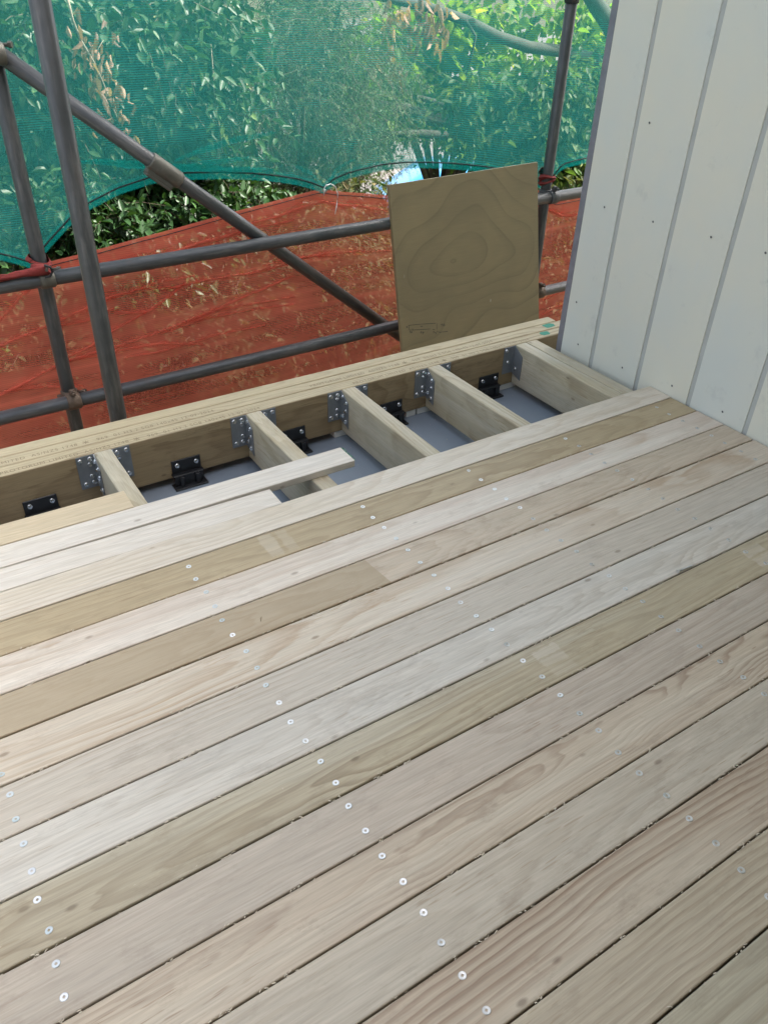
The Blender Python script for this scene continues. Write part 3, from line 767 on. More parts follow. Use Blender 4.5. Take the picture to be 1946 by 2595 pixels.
# pencil sketch on it
PENCIL = plain('pencil', (0.045, 0.042, 0.035, 1), 0.7)
def on_ply(px, py):
    d_ = ray(px, py); nrm = Vector((0, math.cos(math.atan(slope)), -math.sin(math.atan(slope))))
    s = (Vector((tl.x, tl.y, tl.z))-CAM).dot(nrm)/d_.dot(nrm); return CAM+d_*s
zz = lambda x, y: on_ply(980+x/5.184, 780+y/5.184)
strokes = [[(285, 228), (440, 212), (640, 200)], [(285, 228), (292, 262), (290, 288)], [(295, 290), (450, 283), (570, 275)], [(600, 282), (630, 283)],
           [(657, 200), (655, 245), (656, 282)], [(270, 240), (255, 248), (272, 258)], [(335, 270), (345, 295)],
           [(440, 235), (450, 246), (460, 236), (470, 246)], [(705, 215), (728, 210), (715, 240)], [(742, 212), (738, 238), (760, 232), (755, 210), (742, 212)],
           [(298, 312), (312, 306), (305, 328)], [(322, 310), (318, 326), (330, 322), (330, 308), (322, 310)],
           [(440, 318), (455, 306), (450, 330), (442, 326)], [(480, 306), (470, 345)], [(462, 326), (490, 320)],
           [(605, 315), (620, 305), (612, 332)], [(628, 312), (640, 330)], [(660, 302), (640, 345)], [(672, 310), (700, 322), (720, 315), (760, 312), (800, 305)]]
b = bmesh.new()
inv = Matrix.Translation(ply_o.location) @ ply_o.rotation_euler.to_matrix().to_4x4()
inv = inv.inverted()
for s_ in strokes:
    pts = [inv @ zz(*q) for q in s_]
    for p in pts: p.y = -0.0092
    for a, c_ in zip(pts, pts[1:]):
        dd = (c_-a); n_ = Vector((-dd.z, 0, dd.x)).normalized()*0.0011
        b.faces.new([b.verts.new(q) for q in (a-n_, c_-n_, c_+n_, a+n_)])
put('pencil_sketch', bm_mesh(b, 'pencil_sketch', PENCIL), ply_o)

# ================================================================== NETS
NY = 1.20
def interp(pts, x):
    if x <= pts[0][0]: return pts[0][1]
    for (x0, v0), (x1, v1) in zip(pts, pts[1:]):
        if x <= x1:
            u = (x-x0)/(x1-x0); return v0+(v1-v0)*u
    return pts[-1][1]
def hem_from_px(pl):
    return sorted((aty(px, py, NY).x, aty(px, py, NY).z) for px, py in pl)
green_hem = hem_from_px([(0, 642), (40, 652), (77, 664), (105, 632), (131, 601), (181, 547), (226, 512), (300, 474), (384, 446), (440, 437), (497, 435), (565, 434), (633, 437), (700, 443), (750, 451), (790, 462), (819, 474), (844, 452), (880, 437), (916, 428), (970, 416), (1029, 410), (1090, 410), (1142, 412), (1224, 420), (1310, 434), (1385, 470), (1395, 455), (1409, 428), (1426, 413), (1455, 405), (1490, 398)])
green_hem = [(-1.2, .25), (-.2, .33), (0.2, .24)] + [q for q in green_hem if q[0] > 0.3] + [(3.4, .30), (4.6, .30)]
red_hem = hem_from_px([(0, 700), (79, 682), (122, 665), (253, 632), (407, 592), (588, 541), (750, 499), (821, 482), (860, 487), (916, 490), (980, 495), (1200, 494), (1376, 484), (1410, 512), (1480, 500)])
red_hem = [(-1.2, .05)] + red_hem + [(3.2, .14), (4.6, .12)]
GREEN = netmat('green_shade_cloth', (0.075, 0.50, 0.43, 1), 0.47, 0.6)
RED = netmat('orange_debris_net', (0.86, 0.21, 0.135, 1), 0.47, 0.5, drape=0.13)
REDF = netmat('orange_net_doubled', (0.82, 0.22, 0.15, 1), 0.55, 0.5)
REDH = netmat('orange_net_slack', (0.80, 0.19, 0.125, 1), 0.30, 0.5)
GREENF = netmat('green_cloth_doubled', (0.014, 0.46, 0.40, 1), 0.45, 0.6)
CORD = plain('black_cord', (0.02, 0.02, 0.022, 1), 0.7)
from mathutils import noise as mno
def gwave(x, z):
    return 0.020*mno.noise(Vector((x*1.1, z*0.9, 3.1))) + 0.008*mno.noise(Vector((x*3.1, z*3.0, 7.7))) + 0.004*math.sin(x*9+z*14)*mno.noise(Vector((x*2, z*2, 1.0)))
def sheet(name, x0, x1, nx, zt, zbm, nz, yf, mat):
    """zt(x), zbm(x): upper and lower edges"""
    vs, fs = [], []
    for i in range(nx+1):
        x = x0+(x1-x0)*i/nx; a, b_ = zt(x), zbm(x)
        for j in range(nz+1):
            z = a+(b_-a)*j/nz; vs.append((x, NY+yf(x, z), z))
    for i in range(nx):
        for j in range(nz):
            a = i*(nz+1)+j; fs.append((a, a+1, a+nz+2, a+nz+1))
    me = pydata(name, vs, fs, mat); me.polygons.foreach_set('use_smooth', [True]*len(fs)); return me
gnet = tag(put('green_net', sheet('green_net', -1.2, 4.6, 300, lambda x: 2.3, lambda x: interp(green_hem, x), 40, gwave, GREEN)),
           'sheer green shade cloth hung along the scaffold above the orange net', 'net')
put('hem_band', sheet('hem_band', -1.2, 4.6, 300, lambda x: interp(green_hem, x)+0.004, lambda x: interp(green_hem, x)-0.024, 2, lambda x, z: gwave(x, z)-0.003, GREENF), gnet)
put('hem_band', sheet('hem_band', -1.2, 4.6, 300, lambda x: interp(green_hem, x)+0.012, lambda x: interp(green_hem, x)-0.023, 2, lambda x, z: gwave(x, z)+0.003, GREENF), gnet)
def cord_mesh(hem, x0, x1, n, yf, r, dz=0.0):
    pts = [(x0+(x1-x0)*i/n, 0, 0) for i in range(n+1)]
    pts = [(x, NY+yf(x, interp(hem, x))-0.005, interp(hem, x)+dz) for x, _, _ in pts]
    return bm_mesh(tube_bm(pts, r, 6), 'hem_cord', CORD)
put('hem_cord', cord_mesh(green_hem, -1.2, 4.6, 300, gwave, 0.0028), gnet)
# doubled creases in the green cloth
def ribbon(pl, w0, yf, mat, layers=1, back=0.004, name='fold', seg=10):
    """a crease where the net lies doubled, following pixels traced on the net plane"""
    pw = [aty(px, py, NY) for px, py in pl]; vs, fs = [], []
    # resample
    P_ = []
    for a, c_ in zip(pw, pw[1:]):
        for s in range(seg): P_.append(a.lerp(c_, s/seg))
    P_.append(pw[-1])
    for L_ in range(layers):
        b0 = len(vs)
        for i, p in enumerate(P_):
            u = i/(len(P_)-1); w = w0*(0.25+0.75*math.sin(math.pi*min(1, max(0, u)))**0.7)*(1+0.35*mno.noise(Vector((p.x*14, L_*5.0, p.z*3))))
            off = 0.35*w0*mno.noise(Vector((p.x*9, 2.0, p.z*5)))
            y = NY+yf(p.x, p.z)-back*(L_+1)
            vs += [(p.x, y, p.z+off-w/2), (p.x, y-0.009, p.z+off-w*0.15), (p.x, y, p.z+off+w/2)]
        for i in range(len(P_)-1):
            a = b0+i*3; fs += [(a, a+3, a+4, a+1), (a+1, a+4, a+5, a+2)]
    me = pydata(name, vs, fs, mat); me.polygons.foreach_set('use_smooth', [True]*len(fs)); return me
for pl, w, lay in [([(205, 412), (290, 410), (370, 416), (480, 424), (600, 427), (690, 430)], .026, 2), ([(440, 425), (560, 405), (640, 398)], .016, 1),
                   ([(820, 470), (790, 440), (740, 415)], .012, 1), ([(824, 470), (850, 430), (900, 400)], .012, 1), ([(700, 330), (560, 360), (440, 405)], .02, 1)]:
    put('fold', ribbon(pl, w, gwave, GREENF, lay), gnet)

def rwave(x, z):
    u = z-0.42*x
    return 0.018*mno.noise(Vector((x*1.3, u*3.5, 9.1))) + 0.010*mno.noise(Vector((x*2.6, u*9.0, 4.4))) + 0.012
rnet = tag(put('orange_net', sheet('orange_net', -1.2, 4.6, 320, lambda x: interp(red_hem, x), lambda x: -1.35, 90, rwave, RED)),
           'wrinkled orange-red debris netting tied along the lower scaffold rails', 'net')
put('hem_band', sheet('hem_band', -1.2, 4.6, 300, lambda x: interp(red_hem, x)+0.002, lambda x: interp(red_hem, x)-0.050-0.012*math.sin(x*3.0), 4, lambda x, z: rwave(x, z)-0.004, REDF), rnet)
put('hem_cord', cord_mesh(red_hem, -1.2, 4.6, 300, rwave, 0.0017, -0.012), rnet)
Z4 = lambda pts: [(x/2.212, 500+y/2.212) for x, y in pts]
Z2 = lambda pts: [(600+x/2.212, y/2.212) for x, y in pts]
red_folds = [
    (Z4([(-40, 850), (0, 830), (200, 745), (420, 650), (620, 560), (760, 520), (960, 495)]), .009, 2),
    (Z4([(640, 650), (830, 635), (960, 545), (1040, 480)]), .008, 2),
    (Z4([(900, 520), (1130, 470), (1400, 430), (1659, 370)]), .008, 2),
    (Z4([(900, 760), (960, 745), (1130, 680), (1300, 590), (1480, 515), (1659, 440)]), .009, 2),
    (Z4([(-40, 1115), (0, 1100), (150, 1030), (300, 945), (560, 850)]), .009, 2),
    (Z4([(380, 890), (500, 830), (640, 740), (820, 640)]), .007, 2),
    (Z4([(600, 850), (900, 750), (1200, 640), (1659, 560)]), .006, 1),
    (Z4([(-20, 1265), (180, 1218), (330, 1200)]), .010, 1),
    (Z4([(0, 690), (140, 530), (180, 510)]), .010, 1),
    (Z4([(20, 1080), (250, 1060), (470, 1060)]), .008, 1),
    (Z4([(380, 920), (620, 860), (900, 820), (1150, 830)]), .008, 1),
    (Z4([(540, 400), (700, 368), (900, 330)]), .012, 2),
    (Z4([(880, 345), (1100, 260), (1400, 190), (1659, 130)]), .014, 2),
    (Z2([(-20, 1280), (200, 1230), (490, 1130), (600, 1150), (840, 1175)]), .012, 2),
    (Z2([(360, 1450), (520, 1420), (700, 1405), (870, 1400)]), .008, 1),
    (Z2([(150, 1490), (400, 1440), (560, 1440)]), .007, 1),
    (Z4([(480, 640), (640, 560), (900, 470), (1100, 440)]), .006, 1),
    (Z4([(300, 730), (480, 690), (640, 620)]), .006, 1),
    (Z4([(700, 900), (900, 870), (1200, 780), (1500, 720)]), .006, 1),
    (Z4([(1100, 700), (1300, 650), (1659, 600)]), .005, 1),
    ([(1385, 530), (1420, 545), (1450, 546), (1480, 540)], .012, 2), ([(1375, 800), (1410, 780), (1440, 770)], .01, 1), ([(1378, 760), (1420, 740)], .008, 1)]
for pl, w, lay in red_folds:
    put('fold', ribbon(pl, w*0.9, rwave, REDF, lay), rnet)
    put('fold', ribbon(pl, w*3.2, rwave, REDH, 1, 0.002), rnet)
# net bunched round the standards
def wrap_mesh(seed, turns=2.4, h=.05, r=.034):
    r_ = random.Random(seed); vs, fs = [], []; n = 60
    for i in range(n+1):
        a = 2*math.pi*turns*i/n; u = i/n
        zc_ = (u-.5)*h + .008*math.sin(a*1.3+seed); rr_ = r+.004*math.sin(3*a+seed)+.003*u
        ww = .012+.007*math.sin(a*.9+1)
        for j in range(5):
            q = j/4-.5
            vs.append((math.cos(a)*(rr_+.005*math.cos(q*3.14*2)), math.sin(a)*(rr_+.005*math.cos(q*6.28)), zc_+q*2*ww))
    for i in range(n):
        for j in range(4):
            k = i*5+j; fs.append((k, k+1, k+6, k+5))
    return pydata('knot_wrap', vs, fs, REDS)
REDS = plain('bunched_net', (0.24, 0.028, 0.024, 1), 0.85, 0, 0.6, 90)
put('knot_wrap', wrap_mesh(1, 2.4, .040), rnet, (2.713, 1.165, .205))
put('knot_wrap', wrap_mesh(4, 1.6, .022, .033), rnet, (0.470, 1.166, .165), (0, .15, 0))
# bunched length of net running left along the rail from the standard
tb = bmesh.new()
pts = [aty(px, py, 1.10) for px, py in [(-60, 716), (-30, 711), (0, 704), (20, 701), (40, 697), (58, 693), (75, 690), (92, 687), (108, 686), (126, 692)]]
tube_bm(pts, [.012, .010, .011, .009, .012, .011, .014, .016, .017, .008], 12, tb)
q = [aty(px, py, 1.11) for px, py in [(80, 676), (105, 682), (125, 690)]]
tube_bm(q, [.012, .017, .009], 8, tb)
for v in tb.verts: v.co += Vector(mno.noise_vector(v.co*Vector((12, 60, 90))))*0.007
put('bunched_edge', bm_mesh(tb, 'bunched_edge', REDS, True), rnet)
tb = bmesh.new()
pts = [aty(px, py, 1.085) for px, py in [(112, 672), (128, 676), (133, 688), (127, 700), (114, 702)]]
tube_bm(pts, .004, 6, tb)
put('tie_cord', bm_mesh(tb, 'tie_cord', CORD, True), rnet)
# white cable tie joining the two nets
c0 = aty(821, 478, 1.185)
pl = [(821, 494), (821, 478), (826, 469), (838, 465), (850, 472), (856, 490), (854, 515), (849, 542)]
zt_ = put('cable_tie', bm_mesh(tube_bm([aty(px, py, 1.178-0.02*math.sin(i)) - c0 for i, (px, py) in enumerate(pl)], [.0022]*7+[.001], 8), 'cable_tie', plain('white_nylon', (.8, .8, .78, 1), .4)), None, c0)
tag(zt_, 'white cable tie with a curled tail joining green and orange nets', 'cable tie')
put('tie_head', box_mesh('tie_head', .007, .006, .009, zt_.data.materials[0], .001, 1), zt_, (0, -.004, -.004))

# ================================================================== PLANTS
BARK = plain('grey_bark', (0.10, 0.085, 0.065, 1), 0.9, 0, 0.6, 18)
TWIG = plain('twig_bark', (0.085, 0.062, 0.042, 1), 0.9, 0, 0.5, 30)
def leaf_arrays(pos, dirs, nrm, length, width, fold, curl):
    """six-point folded leaves; all arrays per leaf"""
    n = len(pos); L_ = length[:, None]; Wd = width[:, None]
    side = np.cross(dirs, nrm); side /= np.linalg.norm(side, axis=1)[:, None]+1e-9
    up = np.cross(side, dirs)
    z1 = -up*(curl[:, None]*L_)
    base = pos; tip = pos+dirs*L_+z1
    fo = up*(fold[:, None]*Wd)
    l1 = pos+dirs*L_*0.28+side*Wd*0.46+fo+z1*0.15; l2 = pos+dirs*L_*0.66+side*Wd*0.40+fo*.9+z1*0.5
    r1 = pos+dirs*L_*0.28-side*Wd*0.46+fo+z1*0.15; r2 = pos+dirs*L_*0.66-side*Wd*0.40+fo*.9+z1*0.5
    v = np.stack([base, l1, l2, tip, r2, r1], 1).reshape(-1, 3)
    i0 = (np.arange(n)*6)[:, None]
    f = np.concatenate([i0+np.array([[0, 1, 2, 3]]), i0+np.array([[0, 3, 4, 5]])], 1).reshape(-1, 4)
    return v, f
def quad_mesh(name, v, f, tone, mat):
    me = bpy.data.meshes.new(name)
    me.vertices.add(len(v)); me.vertices.foreach_set('co', v.astype(np.float32).ravel())
    nf, k = f.shape
    me.loops.add(nf*k); me.loops.foreach_set('vertex_index', f.astype(np.int32).ravel())
    me.polygons.add(nf); me.polygons.foreach_set('loop_start', (np.arange(nf)*k).astype(np.int32))
    me.update(); me.validate()
    at = me.attributes.new('tone', 'FLOAT', 'FACE'); at.data.foreach_set('value', tone.astype(np.float32))
    me.materials.append(mat); return me
def unit(a): return a/(np.linalg.norm(a, axis=1)[:, None]+1e-9)
def plant(name, label, cat, base, clumps, mat, ntw=300, tlen=.3, per=9, ll=.06, lw=.026, droop=.4, fold=.25, curl=.15, group=None, needle=False,
          limb_r=.03, out=.6, tonebias=0.0, barkm=None, twig_r=.0018, shell=0.5, twigs_shown=True):
    """trunk and limbs to every clump, twigs filling each clump, leaves set along the twigs"""
    root = empty(name, base); tag(root, label, cat, group)
    B = np.array(base)
    clumps = [(np.array(c, float)-B, np.array(r, float) if hasattr(r, '__len__') else np.array([r, r, r], float)) for c, r in clumps]
    cen = np.mean([c for c, _ in clumps], 0)
    tb = bmesh.new()
    fork = Vector((cen[0]*.35, cen[1]*.35, max(.5, cen[2]*.45)))
    tube_bm([(0, 0, 0), Vector((fork.x*.45+.05, fork.y*.45-.03, fork.z*.5)), fork], [limb_r*1.9, limb_r*1.6, limb_r*1.3], 9, tb)
    put('trunk', bm_mesh(tb, 'trunk', barkm or BARK), root)
    lb = bmesh.new()
    for c, r in clumps:
        e = Vector(c); m_ = fork.lerp(e, .5)+Vector((rng.uniform(-.12, .12), rng.uniform(-.12, .12), rng.uniform(-.05, .2)))
        tube_bm([fork, m_, e], [limb_r, limb_r*.65, limb_r*.3], 7, lb, False)
    put('limbs', bm_mesh(lb, 'limbs', barkm or BARK), root)
    vol = np.array([np.prod(r) for _, r in clumps])**.8; vol /= vol.sum()
    S, D = [], []
    for (c, r), w in zip(clumps, vol):
        n = max(6, int(ntw*w))
        d = unit(nrg.normal(size=(n, 3))); rad = nrg.uniform(0, 1, n)**shell
        p = c+d*rad[:, None]*r*0.85
        dd = unit(d*out+nrg.normal(size=(n, 3))*.55+np.array([0, 0, -droop*nrg.uniform(.2, 1.2)])); S.append(p); D.append(dd)
    S = np.concatenate(S); D = np.concatenate(D); n = len(S)
    tl_ = tlen*nrg.uniform(.55, 1.3, n)
    bend = np.array([0, 0, -1.0])*droop
    if twigs_shown:
        # twigs as thin three-sided slivers
        s2 = unit(np.cross(D, nrg.normal(size=(n, 3))))*twig_r
        m_ = S+D*(tl_*.5)[:, None]+bend*(tl_*.10)[:, None]; e = S+D*tl_[:, None]+bend*(tl_*.4)[:, None]
        v = np.stack([S-s2, S+s2, m_-s2*.8, m_+s2*.8, e-s2*.3, e+s2*.3], 1).reshape(-1, 3); i0 = (np.arange(n)*6)[:, None]
        f = np.concatenate([i0+np.array([[0, 2, 3, 1]]), i0+np.array([[2, 4, 5, 3]])], 1).reshape(-1, 4)
        put('twigs', quad_mesh('twigs', v, f, np.zeros(len(f)), TWIG), root)
    u = np.tile((np.arange(per)+.6)/per, n)+nrg.uniform(-.04, .04, n*per)
    Sr, Dr, Tr = np.repeat(S, per, 0), np.repeat(D, per, 0), np.repeat(tl_, per)
    pos = Sr+Dr*(Tr*u)[:, None]+bend*(Tr*.4*u*u)[:, None]
    side = unit(np.cross(Dr, nrg.normal(size=Dr.shape)))
    ld = unit(Dr*.55+side*nrg.uniform(.6, 1.1, (n*per, 1))+np.array([0, 0, -droop*.7]))
    nr = unit(np.array([0, 0, 1.0])+nrg.normal(size=ld.shape)*.45)
    ln_ = ll*nrg.uniform(.6, 1.25, n*per); wd_ = lw/ll*ln_*nrg.uniform(.85, 1.15, n*per)
    tone = np.clip(nrg.beta(2, 2, n*per)*.75+np.repeat(nrg.uniform(-.15, .3, n), per)+tonebias, 0, 1)
    if needle:
        sd = unit(np.cross(ld, nr))*(wd_*.5)[:, None]
        v = np.stack([pos-sd, pos+ld*(ln_*.5)[:, None]-sd*.9, pos+ld*ln_[:, None], pos+ld*(ln_*.5)[:, None]+sd*.9], 1).reshape(-1, 3)
        f = np.arange(len(pos)*4).reshape(-1, 4)
        put('crown', quad_mesh('crown', v, f, tone, mat), root)
    else:
        v, f = leaf_arrays(pos, ld, nr, ln_, wd_, nrg.uniform(.05, fold*2, n*per), nrg.uniform(0, curl*2, n*per))
        put('crown', quad_mesh('crown', v, f, np.repeat(tone, 2), mat), root)
    return root
def C(pl, Y, r):
    out = []
    for q in pl:
        px, py = q[0], q[1]; yy = Y+(q[2] if len(q) > 2 else rng.uniform(-.25, .25)); rr = r*(q[3] if len(q) > 3 else rng.uniform(.8, 1.2))
        out.append((tuple(aty(px, py, yy)), rr))
    return out
GLOSSY = leafmat('glossy_dark_leaf', [(0, (.016, .045, .016, 1)), (.55, (.035, .085, .028, 1)), (.88, (.06, .13, .035, 1)), (.96, (.14, .22, .04, 1)), (1, (.22, .2, .06, 1))], .22, .42, spec=.32)
DARKL = leafmat('dark_leaf', [(0, (.012, .032, .012, 1)), (.6, (.028, .066, .022, 1)), (1, (.06, .12, .03, 1))], .3, .55, spec=.25)
FEATH = leafmat('feathery_needle', [(0, (.025, .06, .02, 1)), (.5, (.07, .125, .04, 1)), (1, (.15, .21, .075, 1))], .3, .5)
LIME = leafmat('lime_leaf', [(0, (.08, .16, .02, 1)), (.5, (.16, .27, .03, 1)), (.85, (.27, .35, .045, 1)), (1, (.42, .38, .05, 1))], .55, .5, spec=.25)
MIDL = leafmat('mid_leaf', [(0, (.025, .06, .018, 1)), (.5, (.06, .115, .03, 1)), (.9, (.14, .19, .05, 1)), (1, (.25, .22, .08, 1))], .35, .55, spec=.25)
DRYL = leafmat('dry_mixed_leaf', [(0, (.03, .045, .02, 1)), (.5, (.055, .068, .028, 1)), (.93, (.09, .085, .04, 1)), (1, (.24, .19, .11, 1))], .3, .75, spec=.15)
BROWN = leafmat('dead_brown_leaf', [(0, (.12, .06, .035, 1)), (.6, (.26, .14, .08, 1)), (1, (.42, .27, .17, 1))], .3, .6)

gb = lambda x, y: (x, y, GZ)
plant('broadleaf_shrub', 'glossy broad-leaved shrub with drooping leaves behind the green cloth', 'shrub', gb(.9, 3.0),
      C([(60, 60), (170, 120), (300, 60), (420, 120), (520, 40), (120, 260), (300, 260), (430, 250), (60, 420), (200, 400), (520, 200), (330, 360)], 2.6, .30),
      GLOSSY, 1500, .26, 9, .060, .030, .6)
plant('broadleaf_shrub', 'dark glossy shrub showing bare through the opening between the nets', 'shrub', gb(1.3, 2.8),
      C([(60, 600), (200, 560), (330, 530), (430, 520), (520, 500), (600, 480), (280, 610), (120, 680), (400, 600)], 2.35, .24),
      GLOSSY, 1300, .22, 9, .055, .026, .5, tonebias=-.08)
plant('low_shrub', 'leafy shrub with dry tan leaves behind the orange net', 'shrub', gb(1.2, 2.9),
      C([(100, 800), (260, 760), (420, 740), (150, 960), (330, 920), (500, 860), (620, 720), (600, 960), (60, 1080), (260, 1060), (430, 1040)], 2.3, .25),
      DRYL, 1300, .22, 9, .052, .024, .4)
plant('low_shrub', 'yellowish leafy shrub behind the orange net beside the plywood', 'shrub', gb(2.6, 3.2),
      C([(700, 640), (820, 600), (900, 560), (960, 640), (760, 760), (880, 740), (980, 760), (700, 880), (860, 860), (960, 900)], 2.5, .26),
      DRYL, 1300, .22, 9, .045, .020, .4, tonebias=.1)
plant('low_shrub', 'small leafy shrub behind the orange net next to the clad wall', 'shrub', gb(4.2, 2.9),
      C([(1400, 560), (1460, 600), (1420, 700), (1480, 760), (1390, 800), (1500, 520)], 2.4, .25), DRYL, 500, .22, 9, .05, .024, .4)
plant('feathery_tree', 'fine-needled feathery conifer in the middle behind the green cloth', 'tree', gb(2.9, 4.6),
      C([(600, 120), (720, 60), (820, 120), (660, 230), (770, 220), (880, 260), (590, 320), (700, 340), (820, 370), (900, 350), (640, 430), (760, 430), (860, 400), (940, 160), (560, 220), (860, 20), (980, 300), (690, 140)], 3.9, .40),
      FEATH, 5200, .24, 20, .026, .0042, .5, needle=True, limb_r=.035, tonebias=.05)
lt = plant('large_leaved_tree', 'tree with big sunlit lime-green leaves and a long bare limb', 'tree', gb(5.8, 6.6),
      C([(1000, 60), (1120, 30), (1240, 20), (1360, 40), (1480, 40), (1060, 150), (1180, 140), (1300, 180), (1420, 200), (1500, 150), (1010, 220), (1120, 250), (1230, 260), (1340, 300), (960, 120), (1450, 300), (1540, 60)], 5.8, .34),
      LIME, 560, .36, 8, .115, .085, .7, fold=.15, curl=.2, limb_r=.04)
lb = bmesh.new(); c0 = Vector(gb(5.8, 6.6))
tube_bm([aty(px, py, 5.1)-c0 for px, py in [(840, -30), (960, -10), (1080, 15), (1180, 50), (1262, 92), (1340, 118), (1420, 128), (1500, 146), (1600, 190), (1700, 260)]], [.026, .032, .040, .046, .050, .053, .055, .058, .062, .068], 10, lb)
tube_bm([aty(px, py, 5.0)-c0 for px, py in [(1480, -40), (1510, 10), (1545, 60), (1580, 140)]], [.07, .08, .085, .09], 10, lb)
tube_bm([aty(px, py, 5.05)-c0 for px, py in [(1180, 50), (1205, 90), (1195, 140), (1180, 190)]], [.016, .014, .010, .006], 6, lb)
put('bare_limb', bm_mesh(lb, 'bare_limb', plain('mossy_bark', (.06, .062, .048, 1), .9, 0, .6, 9)), lt)
# dead brown leaf clusters hanging in it
v_, f_, t_ = [], [], []
def dead_cluster(pl, Y, c0, size):
    P0 = []
    for px, py in pl:
        n = 14; c = np.array(aty(px, py, Y)-c0); P0.append(c+nrg.normal(size=(n, 3))*np.array([.035, .05, .06]))
    pos = np.concatenate(P0); n = len(pos)
    d = unit(np.array([0, 0, -1.0])+nrg.normal(size=(n, 3))*.4); nr = unit(nrg.normal(size=(n, 3)))
    ln_ = size*nrg.uniform(.6, 1.3, n)
    v, f = leaf_arrays(pos, d, nr, ln_, ln_*.4, nrg.uniform(.2, .7, n), nrg.uniform(0, .4, n))
    return quad_mesh('dead_leaves', v, f, np.repeat(nrg.uniform(0, 1, n), 2), BROWN)
put('dead_leaves', dead_cluster([(1075, 55), (1080, 90), (1118, 45), (1115, 75), (1030, 30), (1062, 20), (1000, 70), (1000, 150), (1008, 180), (955, 170), (990, 40)], 4.4, c0, .10), lt)
plant('leafy_shrub', 'mid-green shrub with hanging leaves beside the clad wall', 'shrub', gb(5.0, 4.0),
      C([(1300, 330), (1400, 300), (1480, 280), (1330, 400), (1380, 380), (1440, 400), (1510, 380), (1430, 460), (1500, 470), (1200, 250), (1270, 280), (1380, 240), (1480, 220)], 3.5, .28),
      MIDL, 1100, .26, 8, .075, .042, .9)
# low dark limbs across the middle
lm = empty('fallen_limb', gb(3.9, 4.6)); tag(lm, 'dark crooked limbs of a tree crossing low behind the green cloth', 'branch')
lb = bmesh.new(); c0 = lm.location
tube_bm([Vector((0, 0, 0))]+[aty(px, py, 4.4)-c0 for px, py in [(1330, 380), (1270, 320), (1180, 310), (1090, 300), (1030, 275), (960, 262)]], [.10, .07, .065, .06, .055, .045, .03], 9, lb)
tube_bm([aty(px, py, 4.35)-c0 for px, py in [(1250, 320), (1170, 345), (1070, 338), (970, 340)]], [.05, .04, .035, .02], 8, lb)
tube_bm([aty(px, py, 4.35)-c0 for px, py in [(1190, 300), (1140, 270), (1060, 245)]], [.04, .035, .02], 8, lb)
put('limb', bm_mesh(lb, 'limb', plain('dark_bark', (.045, .04, .032, 1), .9, 0, .5, 12)), lm)
# dry twig with brown leaves near the net
dt = empty('dry_twig', aty(215, 300, 1.9)); tag(dt, 'dead pale twig with hanging brown leaves behind the green cloth', 'twig')
lb = bmesh.new(); c0 = Vector(dt.location)
tube_bm([aty(px, py, 1.9)-c0 for px, py in [(170, -10), (185, 50), (205, 100), (240, 160), (262, 210), (285, 270), (305, 315)]], [.005, .005, .004, .004, .003, .003, .002], 6, lb)
tube_bm([aty(px, py, 1.9)-c0 for px, py in [(240, 160), (250, 120), (262, 100)]], [.003, .002, .001], 6, lb)
put('stem', bm_mesh(lb, 'stem', plain('pale_twig', (.36, .3, .22, 1), .8)), dt)
put('dead_leaves', dead_cluster([(235, 120), (250, 160), (262, 190), (265, 235), (275, 260), (300, 300), (180, 130), (250, 140), (268, 250)], 1.9, c0, .045), dt)
dt2 = empty('bare_twig', aty(550, 300, 2.2)); tag(dt2, 'thin bare upright twig behind the middle of the green cloth', 'twig')
lb = bmesh.new(); c0 = Vector(dt2.location)
tube_bm([aty(px, py, 2.2)-c0 for px, py in [(563, 385), (556, 320), (546, 270), (540, 180), (535, 110)]], [.004, .004, .003, .003, .001], 6, lb)
tube_bm([aty(px, py, 2.2)-c0 for px, py in [(555, 365), (510, 310), (480, 260)]], [.003, .002, .001], 6, lb)
put('stem', bm_mesh(lb, 'stem', plain('pale_twig', (.36, .3, .22, 1), .8)), dt2)
# dark bank of shrubs behind everything
bank = [('at the far left behind the scaffold', [(-60, 100), (60, 260), (-40, 420), (120, 560), (0, 740), (160, 880), (60, 1000)], 4.6),
        ('behind the feathery conifer', [(330, 20), (480, 160), (360, 320), (500, 440), (620, 560), (420, 640), (560, 760), (700, 700), (620, 300)], 5.6),
        ('low in the middle behind the plywood', [(720, 560), (860, 560), (800, 700), (960, 700), (1060, 720), (1160, 780), (1000, 860), (720, 840), (880, 900), (1180, 740)], 4.6),
        ('behind the mid-green shrub by the wall', [(1360, 420), (1450, 480), (1540, 420), (1600, 300), (1440, 620), (1560, 560), (1340, 520), (1360, 640), (1480, 740)], 5.2),
        ('beneath the lime-leaved tree', [(940, 240), (1060, 220), (860, 200), (760, 80), (880, 300)], 7.6)]
for suffix, pl, Y in bank:
    cl = C(pl, Y, .62)
    m_ = np.mean([c for c, _ in cl], 0)
    plant('dark_shrub', 'dense dark leafy shrub ' + suffix, 'shrub', gb(m_[0], m_[1]+.3), cl, DARKL, 1500, .34, 9, .085, .040, .4, limb_r=.04, group=None, twigs_shown=False)

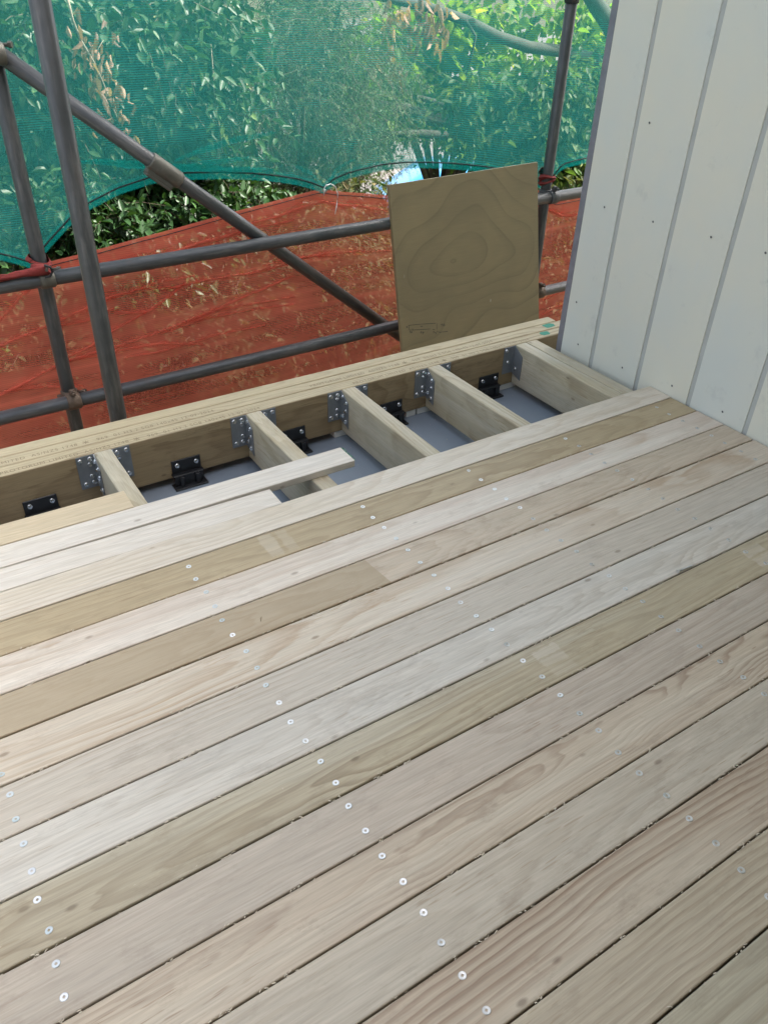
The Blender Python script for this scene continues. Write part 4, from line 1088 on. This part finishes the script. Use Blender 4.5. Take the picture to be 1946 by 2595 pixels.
# ================================================================== CAR ON THE PAVING
def car():
    c = atz(1078, 438, GZ+1.42); rh = Vector((RIGHT.x, RIGHT.y, 0)).normalized(); fh = Vector((-rh.y, rh.x, 0))
    c = c + rh*1.2 + fh*0.62
    root = empty('parked_car', (c.x, c.y, GZ+0.004)); tag(root, 'light blue car parked on the pale paving beyond the trees', 'car')
    root.rotation_euler = (0, 0, math.atan2(rh.y, rh.x)+math.pi)
    paintm = NT('blue_car_paint'); paintm.set(Base_Color=(0.05, 0.30, 0.62, 1), Roughness=0.18, Metallic=0.2, Coat_Weight=0.6); paintm = paintm.m
    glass = NT('car_glass'); glass.set(Base_Color=(0.02, 0.025, 0.03, 1), Roughness=0.06); glass = glass.m
    prof = [(-2.0, .35), (-2.05, .62), (-1.95, .78), (-1.05, .94), (-.45, 1.38), (.2, 1.47), (1.2, 1.42), (1.75, 1.05), (1.95, .95), (2.0, .45), (1.9, .28), (-1.9, .25)]
    b = bmesh.new()
    rows = []
    for s, k in ((-.80, .86), (-.74, .97), (-.5, 1.0), (0, 1.012), (.5, 1.0), (.74, .97), (.80, .86)):
        rows.append([b.verts.new((x, s*(1.0 if z < 1.0 else .86), .25+(z-.25)*(k if z > .5 else 1))) for x, z in prof])
    n = len(prof)
    for i in range(len(rows)-1):
        for k in range(n):
            f = b.faces.new((rows[i][k], rows[i][(k+1) % n], rows[i+1][(k+1) % n], rows[i+1][k])); f.smooth = True
    b.faces.new(rows[0]); b.faces.new(rows[-1][::-1])
    bmesh.ops.recalc_face_normals(b, faces=b.faces[:])
    put('body', bm_mesh(b, 'body', paintm), root)
    put('windscreen', pydata('windscreen', [(-1.0, -.60, .965), (-1.0, .60, .965), (-.52, .52, 1.345), (-.52, -.52, 1.345)], [(0, 1, 2, 3)], glass), root, (-.015, 0, .02))
    for s in (-1, 1):
        put('side_window', pydata('side_window', [(-.85, s*.79, .98), (1.3, s*.79, 1.0), (1.05, s*.70, 1.33), (-.42, s*.70, 1.31)], [(0, 1, 2, 3)], glass), root, (0, s*.012, 0))
        for x in (-1.25, 1.25):
            w = tube_bm([(0, -.1, 0), (0, -.09, 0), (0, .09, 0), (0, .1, 0)], [.27, .31, .31, .27], 20)
            wo = put('wheel', bm_mesh(w, 'wheel', plain('tyre', (.02, .02, .02, 1), .8)), root, (x, s*.74, .31))
            put('rim', bm_mesh(tube_bm([(0, -.015, 0), (0, .015, 0)], .19, 16), 'rim', plain('alloy', (.5, .5, .5, 1), .3, .9)), wo, (0, s*.1, 0))
        hl = bmesh.new(); bmesh.ops.create_uvsphere(hl, u_segments=10, v_segments=6, radius=.12)
        for v in hl.verts: v.co = Vector((v.co.x*.5, v.co.y*1.2, v.co.z*.6))
        put('headlight', bm_mesh(hl, 'headlight', plain('lamp_glass', (.7, .72, .74, 1), .1)), root, (-1.98, s*.55, .70))
car()
